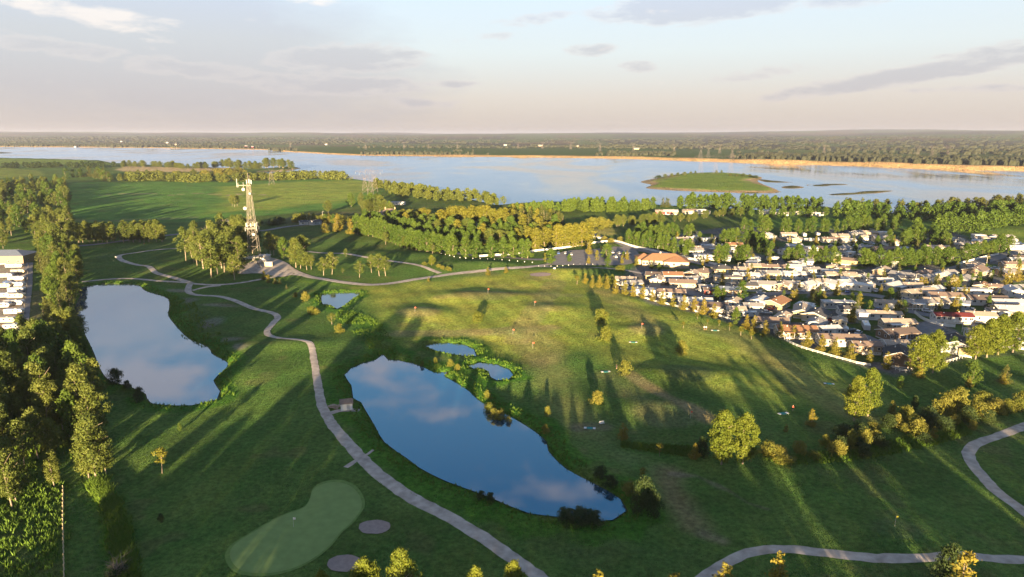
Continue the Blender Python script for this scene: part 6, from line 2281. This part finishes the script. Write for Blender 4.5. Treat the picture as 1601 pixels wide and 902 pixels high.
x, y = G(399, 414)
t = thing('telecom_tower', 'tall lattice telecom tower with antenna rings and dishes in the fenced yard', 'tower', (x, y, H(x, y)), math.radians(8))
lattice(t, 7.0, 1.6, 51, M['steel'], .08, 12, .11)
for z, w in ((24.2, 5.6), (22.2, 5.6)):
    b = MB()
    for s in (-1, 1):
        b.box((0, s * w / 2, z), (w, .3, .3))
        b.box((s * w / 2, 0, z), (.3, w, .3))
        b.box((s * 1.2, 0, z - .02), (.2, w, .2))
    b.build('ring_platform', M['steel'], t)
am = MB().box((0, 0, 0), (.36, .25, 2.4)).mesh('panel_antenna', M['dish'])
for i in range(12):
    s = i // 3
    o = (i % 3 - 1) * 2.3
    dx, dy = [(o, -3.0), (3.0, o), (o, 3.0), (-3.0, o)][s]
    link('panel_antenna', am, t, (dx, dy, 24.4), s * math.pi / 2)
for i in range(4):
    link('panel_antenna', am, t, ([-3.3, 3.3, 3.3, -3.3][i], [-3.3, -3.3, 3.3, 3.3][i], 22.0), math.pi / 4)


def dish(parent, loc, r, rz):
    b = MB()
    n = 14
    v = [(0, .35, 0)]
    for k, (rr, dd) in enumerate(((.5, .26), (1, 0))):
        for i in range(n):
            a = i / n * 6.283
            v.append((math.cos(a) * rr * r, dd * 1.0, math.sin(a) * rr * r))
    v.append((0, .9, 0))
    fs = [(0, 1 + i, 1 + (i + 1) % n) for i in range(n)] + [(1 + i, 1 + n + i, 1 + n + (i + 1) % n, 1 + (i + 1) % n) for i in range(n)]
    fs += [(2 * n + 1, 1 + n + (i + 1) % n, 1 + n + i) for i in range(n)]
    b.add(v, fs)
    o = b.build('dish', M['dish'], parent, loc=loc, rz=rz)
    MB().bar((0, .8, 0), (1.2, 1.3, 0), .1).build('bracket', M['steel'], o)
    return o


dish(t, (-3.0, -1.2, 46.0), 1.0, 0)
dish(t, (-3.0, -1.2, 34.5), 1.05, 0)
dish(t, (1.2, -3.2, 18.6), .9, 0)
dish(t, (.6, -1.6, 43.5), .7, 0)
b = MB()
b.box((-2.6, 0, 48.4), (8.6, .3, .3))
b.box((0, 0, 48.5), (3.4, 3.4, .2))
b.build('top_arm', M['steel'], t)
for dx, hh in ((-6.7, 5.2), (-6.0, 2.6), (-3.0, 3.0)):
    MB().bar((dx, 0, 47.2), (dx, 0, 47.2 + hh), .22 if dx == -6.7 else .12, 0, 6).build('whip_antenna', M['dish'], t)
for dx in (-.6, .7, 1.5, 2.2):
    link('panel_antenna', am, t, (dx, -1.6, 50.2 + (dx % 1) * 1.2))
MB().bar((0, 0, 50), (0, 0, 56), .12, 0, 5).bar((.8, 0, 50), (.8, 0, 54.5), .1, 0, 5).build('mast', M['steel'], t)
b = MB()
for i in range(100):
    b.box((-.3, -.0, .5 * i + .4), (.5, .05, .06))
b.bar((-.55, 0, 0), (-.55, 0, 49.5), .05).bar((-.05, 0, 0), (-.05, 0, 49.5), .05)
b.build('ladder', M['steel'], t)
x0, y0 = x, y
home(415, 408, 6, 4, 6, 'white', 'pale grey', 'small white gabled equipment hut at the foot of the tower', 'gable', name='equipment_hut', cat='hut', nwin=2, h=2.4)
for a, b_, w, h_, lb in [(421, 419, 4.6, 2.6, 'larger beige equipment cabinet at the right foot of the tower'), (413, 415, 3.2, 1.8, 'smaller beige equipment cabinet behind the larger one')]:
    x, y = G(a, b_)
    t = thing('equipment_cabinet', lb, 'cabinet', (x, y, H(x, y)), .1)
    MB().box((0, 0, h_ / 2 + .1), (w, 2.4, h_)).build('body', M['w_beige'], t)
    MB().box((0, 0, h_ + .18), (w + .3, 2.7, .16)).build('lid', M['w_pale grey'], t)
    MB().box((w * .2, -1.23, h_ / 2), (.9, .06, h_ * .8)).build('door', M['w_grey'], t)
fence('yard_fence', [(371, 411), (380, 407), (393, 405), (406, 404)], 'white slatted fence along the back of the tower yard', 'fence', 1.5, .5, 2.0, (.9,), fw, .06, 1.6)
fence('yard_rail', [(395, 408), (403, 416), (409, 422)], 'short steel gate fence in front of the tower yard', 'fence', 1.6, .14, 1.6, (1.5, .8), M['steel'])


# ------------------------------------------------------------------ power pylons
def pylon(px, py, h, label, yaw=0.0, group=None, z=None, wide=1.0):
    x, y = G(px, py, z or 0)
    t = thing('power_pylon', label, 'pylon', (x, y, H(x, y) if z is None else z), yaw, group)
    r = .11 * wide
    lattice(t, h * .26, h * .07, h * .62, M['pylon'], r * .8, 5, r)
    for s in (-1, 1):
        b = MB()
        b.bar((s * h * .035, 0, h * .6), (s * h * .16, 0, h * .86), r)
        b.bar((s * h * .16, 0, h * .86), (s * h * .10, 0, h), r * .8)
        b.bar((s * h * .035, 0, h * .6), (s * h * .06, 0, h * .86), r * .8)
        b.build('upper_leg', M['pylon'], t)
    b = MB()
    b.bar((-h * .36, 0, h * .88), (h * .36, 0, h * .88), r)
    b.bar((-h * .36, 0, h * .88), (-h * .12, 0, h * .95), r * .7)
    b.bar((h * .36, 0, h * .88), (h * .12, 0, h * .95), r * .7)
    b.bar((-h * .12, 0, h * .95), (h * .12, 0, h * .95), r * .7)
    b.build('cross_arm', M['pylon'], t)
    for s in (-.34, 0, .34):
        MB().bar((s * h, 0, h * .87), (s * h, 0, h * .8), r * .8, 0, 5).build('insulator', M['dish'], t)
    return t


pylon(580, 311, 38, 'nearest grey pylon on the near lake shore beyond the mansion', .2)
pylon(571, 303, 34, 'left pylon of the near lake shore cluster', .2)
pylon(586, 300, 34, 'rear right pylon of the near lake shore cluster', .2)
pylon(425, 289, 34, 'faint pylon on the windbreak beyond the hay field', .2, wide=.8)
for i, a in enumerate([1095, 1118, 1142]):
    pylon(a, 272, 40, 'tall pylon on the grassy island, %s of three from the left' % ORD[i], .1, None, 0.0, wide=.8)
for i, (a, b, h) in enumerate([(1095, 249, 44), (1144, 250, 44), (1107, 246, 40), (1434, 251, 44), (1456, 252, 44), (1480, 252, 44)]):
    pylon(a, b, h, 'distant pylon on the far shore, %s from the left' % ORD[i], .1, None, 5.0, 1.0)
for i, (a, b) in enumerate([(454, 231), (572, 234), (632, 233), (670, 233), (715, 233), (810, 232), (848, 233), (892, 234), (938, 236), (990, 238), (1054, 239), (1125, 240), (1288, 240)]):
    pylon(a, b, 36, 'tiny pale pylon in the fields across the lake, %s from the left' % ORD[i], .1, None, 6.0, 1.5)
for i, (a, b, L) in enumerate([(262, 225, 40), (275, 226, 30), (190, 223, 40), (510, 226, 40), (845, 228, 60), (905, 229, 60), (995, 233, 60), (1268, 245, 60), (1540, 217, 120), (118, 230, 30), (790, 227, 50), (385, 229, 40), (395, 230, 30)]):
    x, y = G(a, b, 8)
    t = thing('farm_building', 'pale farm building far across the lake, %s from the left' % ORD[sorted(q[0] for q in [(262,), (275,), (190,), (510,), (845,), (905,), (995,), (1268,), (1540,), (118,), (790,), (385,), (395,)]).index(a)], 'building', (x, y, 6 if y < 5000 else 14), 0)
    MB().box((0, 0, 2), (L * .4, 9, 6)).build('wall', M['w_tan' if a % 2 else 'w_grey'] if a not in (385, 395) else M['r_red'], t)
    b = MB()
    b.add([(-L * .22, -5, 4.8), (L * .22, -5, 4.8), (L * .22, 5, 4.8), (-L * .22, 5, 4.8), (-L * .22, 0, 7.5), (L * .22, 0, 7.5)], [(0, 1, 5, 4), (2, 3, 4, 5), (1, 2, 5), (3, 0, 4), (0, 3, 2, 1)])
    b.build('roof', M['r_pale grey'], t)

# ------------------------------------------------------------------ street lamps, flags, course furniture
for i, (a, b, h) in enumerate([(1153, 428, 17), (1249, 415, 10), (1431, 445, 17), (1542, 416, 15), (1504, 519, 20), (1229, 512, 20), (1524, 350, 12), (1382, 497, 14), (918, 389, 9), (1028, 395, 10), (395, 0, 0), (858, 396, 12), (505, 349, 18), (1340, 345, 8), (1565, 385, 8)]):
    if not h:
        continue
    x, y = G(a, b)
    hh = h * mpp(a, b)
    t = thing('street_lamp', 'slim white street lamp %s' % ['left of the village centre', 'rising behind a cream home in mid village', 'at the upper street of the village', 'on the upper right street', 'on the street beside the black-roofed house', 'beside the cream home with arched windows',
                                                       'in the wood at upper right', 'beside the dark blue car', 'near the fence end of the parking lot', 'behind the clubhouse roof', '', 'at the left end of the parking lot', 'in front of the mansion garden', 'on the far village lawn',
                                                       'at the far right street end'][i], 'lamp', (x, y, H(x, y)))
    MB().bar((0, 0, -.2), (0, 0, hh), .16, 0, 6, .1).build('pole', M['dish'], t)
    MB().bar((0, 0, hh), (.9, 0, hh + .15), .07, 0, 5).build('arm', M['dish'], t)
    MB().box((1.1, 0, hh + .12), (.7, .3, .14)).build('lamp_head', M['dish'], t)
M['flag_red'] = mat('flag_red', (.6, .08, .04), .7, .05, 1)
M['flag_yellow'] = mat('flag_yellow', (.7, .55, .05), .7, .05, 1)
for i, (a, b, c, lb) in enumerate([(459, 823, 'white', 'white golf flag on the large near green'), (649, 495, 'flag_red', 'red golf flag on the oval tan green'), (763, 462, 'flag_red', 'red golf flag on the upper tan green'), (833, 542, 'flag_red', 'red golf flag on the broad tan green in mid course'),
                                   (802, 522, 'flag_red', 'red golf flag left of the broad tan green'), (1003, 518, 'flag_red', 'red golf flag on the round green right of the golden bushes'), (836, 483, 'flag_red', 'red golf flag below the parking lot greens'),
                                   (1079, 659, 'flag_red', 'red golf flag on the shaded green left of the big cottonwoods'), (1398, 830, 'flag_yellow', 'yellow golf flag on the lower right green'), (225, 384, 'flag_red', 'red golf flag on the far left green')]):
    x, y = G(a, b)
    t = thing('golf_flag', lb, 'flag', (x, y, H(x, y)))
    MB().bar((0, 0, -.1), (0, 0, 2.3), .035, 0, 5).build('pole', M['dish'], t)
    MB().add([(0, 0, 2.3), (.55, .05, 2.2), (.55, .05, 1.8), (0, 0, 1.75), (0, .03, 2.3), (.55, .08, 2.2), (.55, .08, 1.8), (0, .03, 1.75)], [(0, 1, 2, 3), (7, 6, 5, 4), (0, 4, 5, 1), (2, 6, 7, 3)]).build('flag_cloth', M[c], t)
M['mat_teal'] = mat('tee_mat_teal', (.05, .22, .2), .9, .1, 2)
for i, (a, b, lb) in enumerate([(922, 669, 'green and white tee mat near the south bank bushes'), (947, 581, 'teal tee mat at the start of the worn track'), (1224, 652, 'teal tee mat below the tall cottonwoods'), (1296, 602, 'small teal tee mat on the fairway below the fence'),
                                (1118, 515, 'teal tee mat beside the sapling line'), (990, 533, 'small teal tee mat near a round green')]):
    x, y = G(a, b)
    t = thing('tee_mat', lb, 'tee mat', (x, y, H(x, y) + .04), rnd.uniform(-.3, .3))
    MB().box((0, 0, .03), (1.6, 1.3, .1)).build('mat', M['mat_teal'], t)
    for s in (-1, 1):
        MB().box((s * 1.25, 0, .05), (.7, 1.0, .1)).build('tee_block', M['white'], t)
for i, (a, b, lb) in enumerate([(941, 664, 'white ball washer and bench beside the green tee mat'), (182, 405, 'white bench inside the far cart path loop'), (867, 424, 'white tee box sign at the path fork by the parking lot')]):
    x, y = G(a, b)
    t = thing('course_bench', lb, 'bench', (x, y, H(x, y)), .3)
    MB().box((0, 0, .45), (1.5, .45, .08)).build('seat', M['white'], t)
    MB().box((0, .22, .8), (1.5, .06, .45)).build('backrest', M['white'], t)
    for s in (-.6, .6):
        MB().box((s, 0, .2), (.08, .4, .42)).build('leg', M['dark'], t)


# a golfer by the tee mat under the cottonwoods
def person(px, py, label, shirt, trousers):
    x, y = G(px, py)
    t = thing('person', label, 'person', (x, y, H(x, y)), .5)
    V = [(0, 0, .95), (0, 0, 1.2), (0, 0, 1.42), (0, 0, 1.52), (0, .01, 1.66), (.1, 0, .9), (.12, .03, .48), (.12, 0, .06), (.13, -.1, .03), (-.1, 0, .9), (-.13, -.02, .48), (-.14, .03, .06), (-.15, -.08, .03),
         (.2, 0, 1.4), (.27, .02, 1.12), (.2, -.2, .98), (-.2, 0, 1.4), (-.27, .02, 1.12), (-.2, -.2, .98), (.15, -.28, .95), (-.15, -.28, .95)]
    E_ = [(0, 1), (1, 2), (2, 3), (3, 4), (0, 5), (5, 6), (6, 7), (7, 8), (0, 9), (9, 10), (10, 11), (11, 12), (2, 13), (13, 14), (14, 15), (2, 16), (16, 17), (17, 18), (15, 19), (18, 20)]
    Rr = [.15, .16, .15, .06, .1, .1, .065, .045, .04, .1, .065, .045, .04, .07, .045, .035, .07, .045, .035, .03, .03]
    me = bpy.data.meshes.new('body')
    me.from_pydata(V, E_, [])
    o = link('body', me, t)
    me.materials.append(M['skin'])
    md = o.modifiers.new('skin', 'SKIN')
    sv = me.skin_vertices[0].data if me.skin_vertices else None
    if sv is None:
        return t
    for v, r in zip(sv, Rr):
        v.radius = (r, r)
    sv[0].use_root = True
    o.modifiers.new('sub', 'SUBSURF').levels = 1
    b = MB()
    b.bar((0, 0, .95), (0, 0, 1.45), .19, 0, 10, .2)
    b.bar((.18, 0, 1.42), (.27, .02, 1.15), .085, 0, 8).bar((-.18, 0, 1.42), (-.27, .02, 1.15), .085, 0, 8)
    b.build('shirt', M[shirt], t)
    b = MB()
    b.bar((.1, 0, .98), (.12, .02, .5), .115, 0, 8, .09).bar((-.1, 0, .98), (-.13, -.02, .5), .115, 0, 8, .09)
    b.build('trousers', M[trousers], t)
    MB().bar((0, .02, 1.7), (0, .02, 1.8), .115, 0, 10, .09).build('cap', M['dark'], t)
    return t


M['skin'] = mat('skin', (.45, .27, .18), .6, .05, 2)
M['shirt_red'] = mat('red_shirt', (.5, .05, .03), .8, .05, 2)
M['shirt_white'] = mat('white_shirt', (.7, .7, .7), .8, .05, 2)
person(1239, 647, 'golfer in a red shirt standing beside the teal tee mat', 'shirt_red', 'dark')
person(964, 578, 'golfer in dark clothing beside the golden bush on the worn track', 'dark', 'dark')
for i, a in enumerate([1101, 1104]):
    person(a, 514, 'golfer in a white shirt by the sapling line, %s of two' % ['left', 'right'][i], 'shirt_white', 'dark')

# ------------------------------------------------------------------ number the members of short rows from the left
same = {}
for o in C.objects:
    if o.parent is None and o.get('group') and o.get('label'):
        same.setdefault(o['label'], []).append(o)
SHORT = {'balsams of the left-edge wood': 'tree in the dense left-edge wood', 'trees of the strip beside the left pond': 'tree in the strip left of the left pond',
         'trees of the wood beyond the trailer lot': 'tree in the wood beyond the trailer lot', 'trees in the shaded park': 'tree in the shaded park',
         'hedge row above the left pond': 'dark tree in the hedge row', 'aspens of the tower grove': 'pale-stemmed aspen in the tower grove',
         'garden trees between the village homes': 'small garden tree', 'garden conifers in the village': 'upright garden conifer in the village'}
for lb, lst in same.items():
    g = lst[0].get('group')
    if g in SHORT and len(lst) > 30:
        lst.sort(key=lambda o: o.location.y)
        per = 14
        for r0 in range(0, len(lst), per):
            part = sorted(lst[r0:r0 + per], key=lambda o: o.location.x / max(o.location.y, 1))
            for i, o in enumerate(part):
                o['label'] = SHORT[g] + ', %s rank from front, %s from left' % (ORD[r0 // per], ORD[i])
        continue
    if 1 < len(lst) <= 30 and len(lb.split()) <= 13:
        lst.sort(key=lambda o: o.location.x / max(o.location.y, 1))
        for i, o in enumerate(lst):
            o['label'] = lb + ', %s from left' % ORD[i]

# ------------------------------------------------------------------ the air
b = MB()
b.box((0, 19000, 85), (90000, 44000, 194))
hz = b.build('haze', [])
hz['kind'] = 'stuff'
hm = bpy.data.materials.new('haze')
hm.use_nodes = True
hm.node_tree.nodes.remove(hm.node_tree.nodes['Principled BSDF'])
pv = hm.node_tree.nodes.new('ShaderNodeVolumePrincipled')
pv.inputs['Color'].default_value = (.82, .85, 1.0, 1)
pv.inputs['Density'].default_value = 4.5e-5
pv.inputs['Anisotropy'].default_value = .35
hm.node_tree.links.new(pv.outputs[0], hm.node_tree.nodes['Material Output'].inputs['Volume'])
hz.data.materials.append(hm)
tag(hz, 'thin pale evening haze over the whole landscape', 'haze')
print('TREES', NTREE[0])
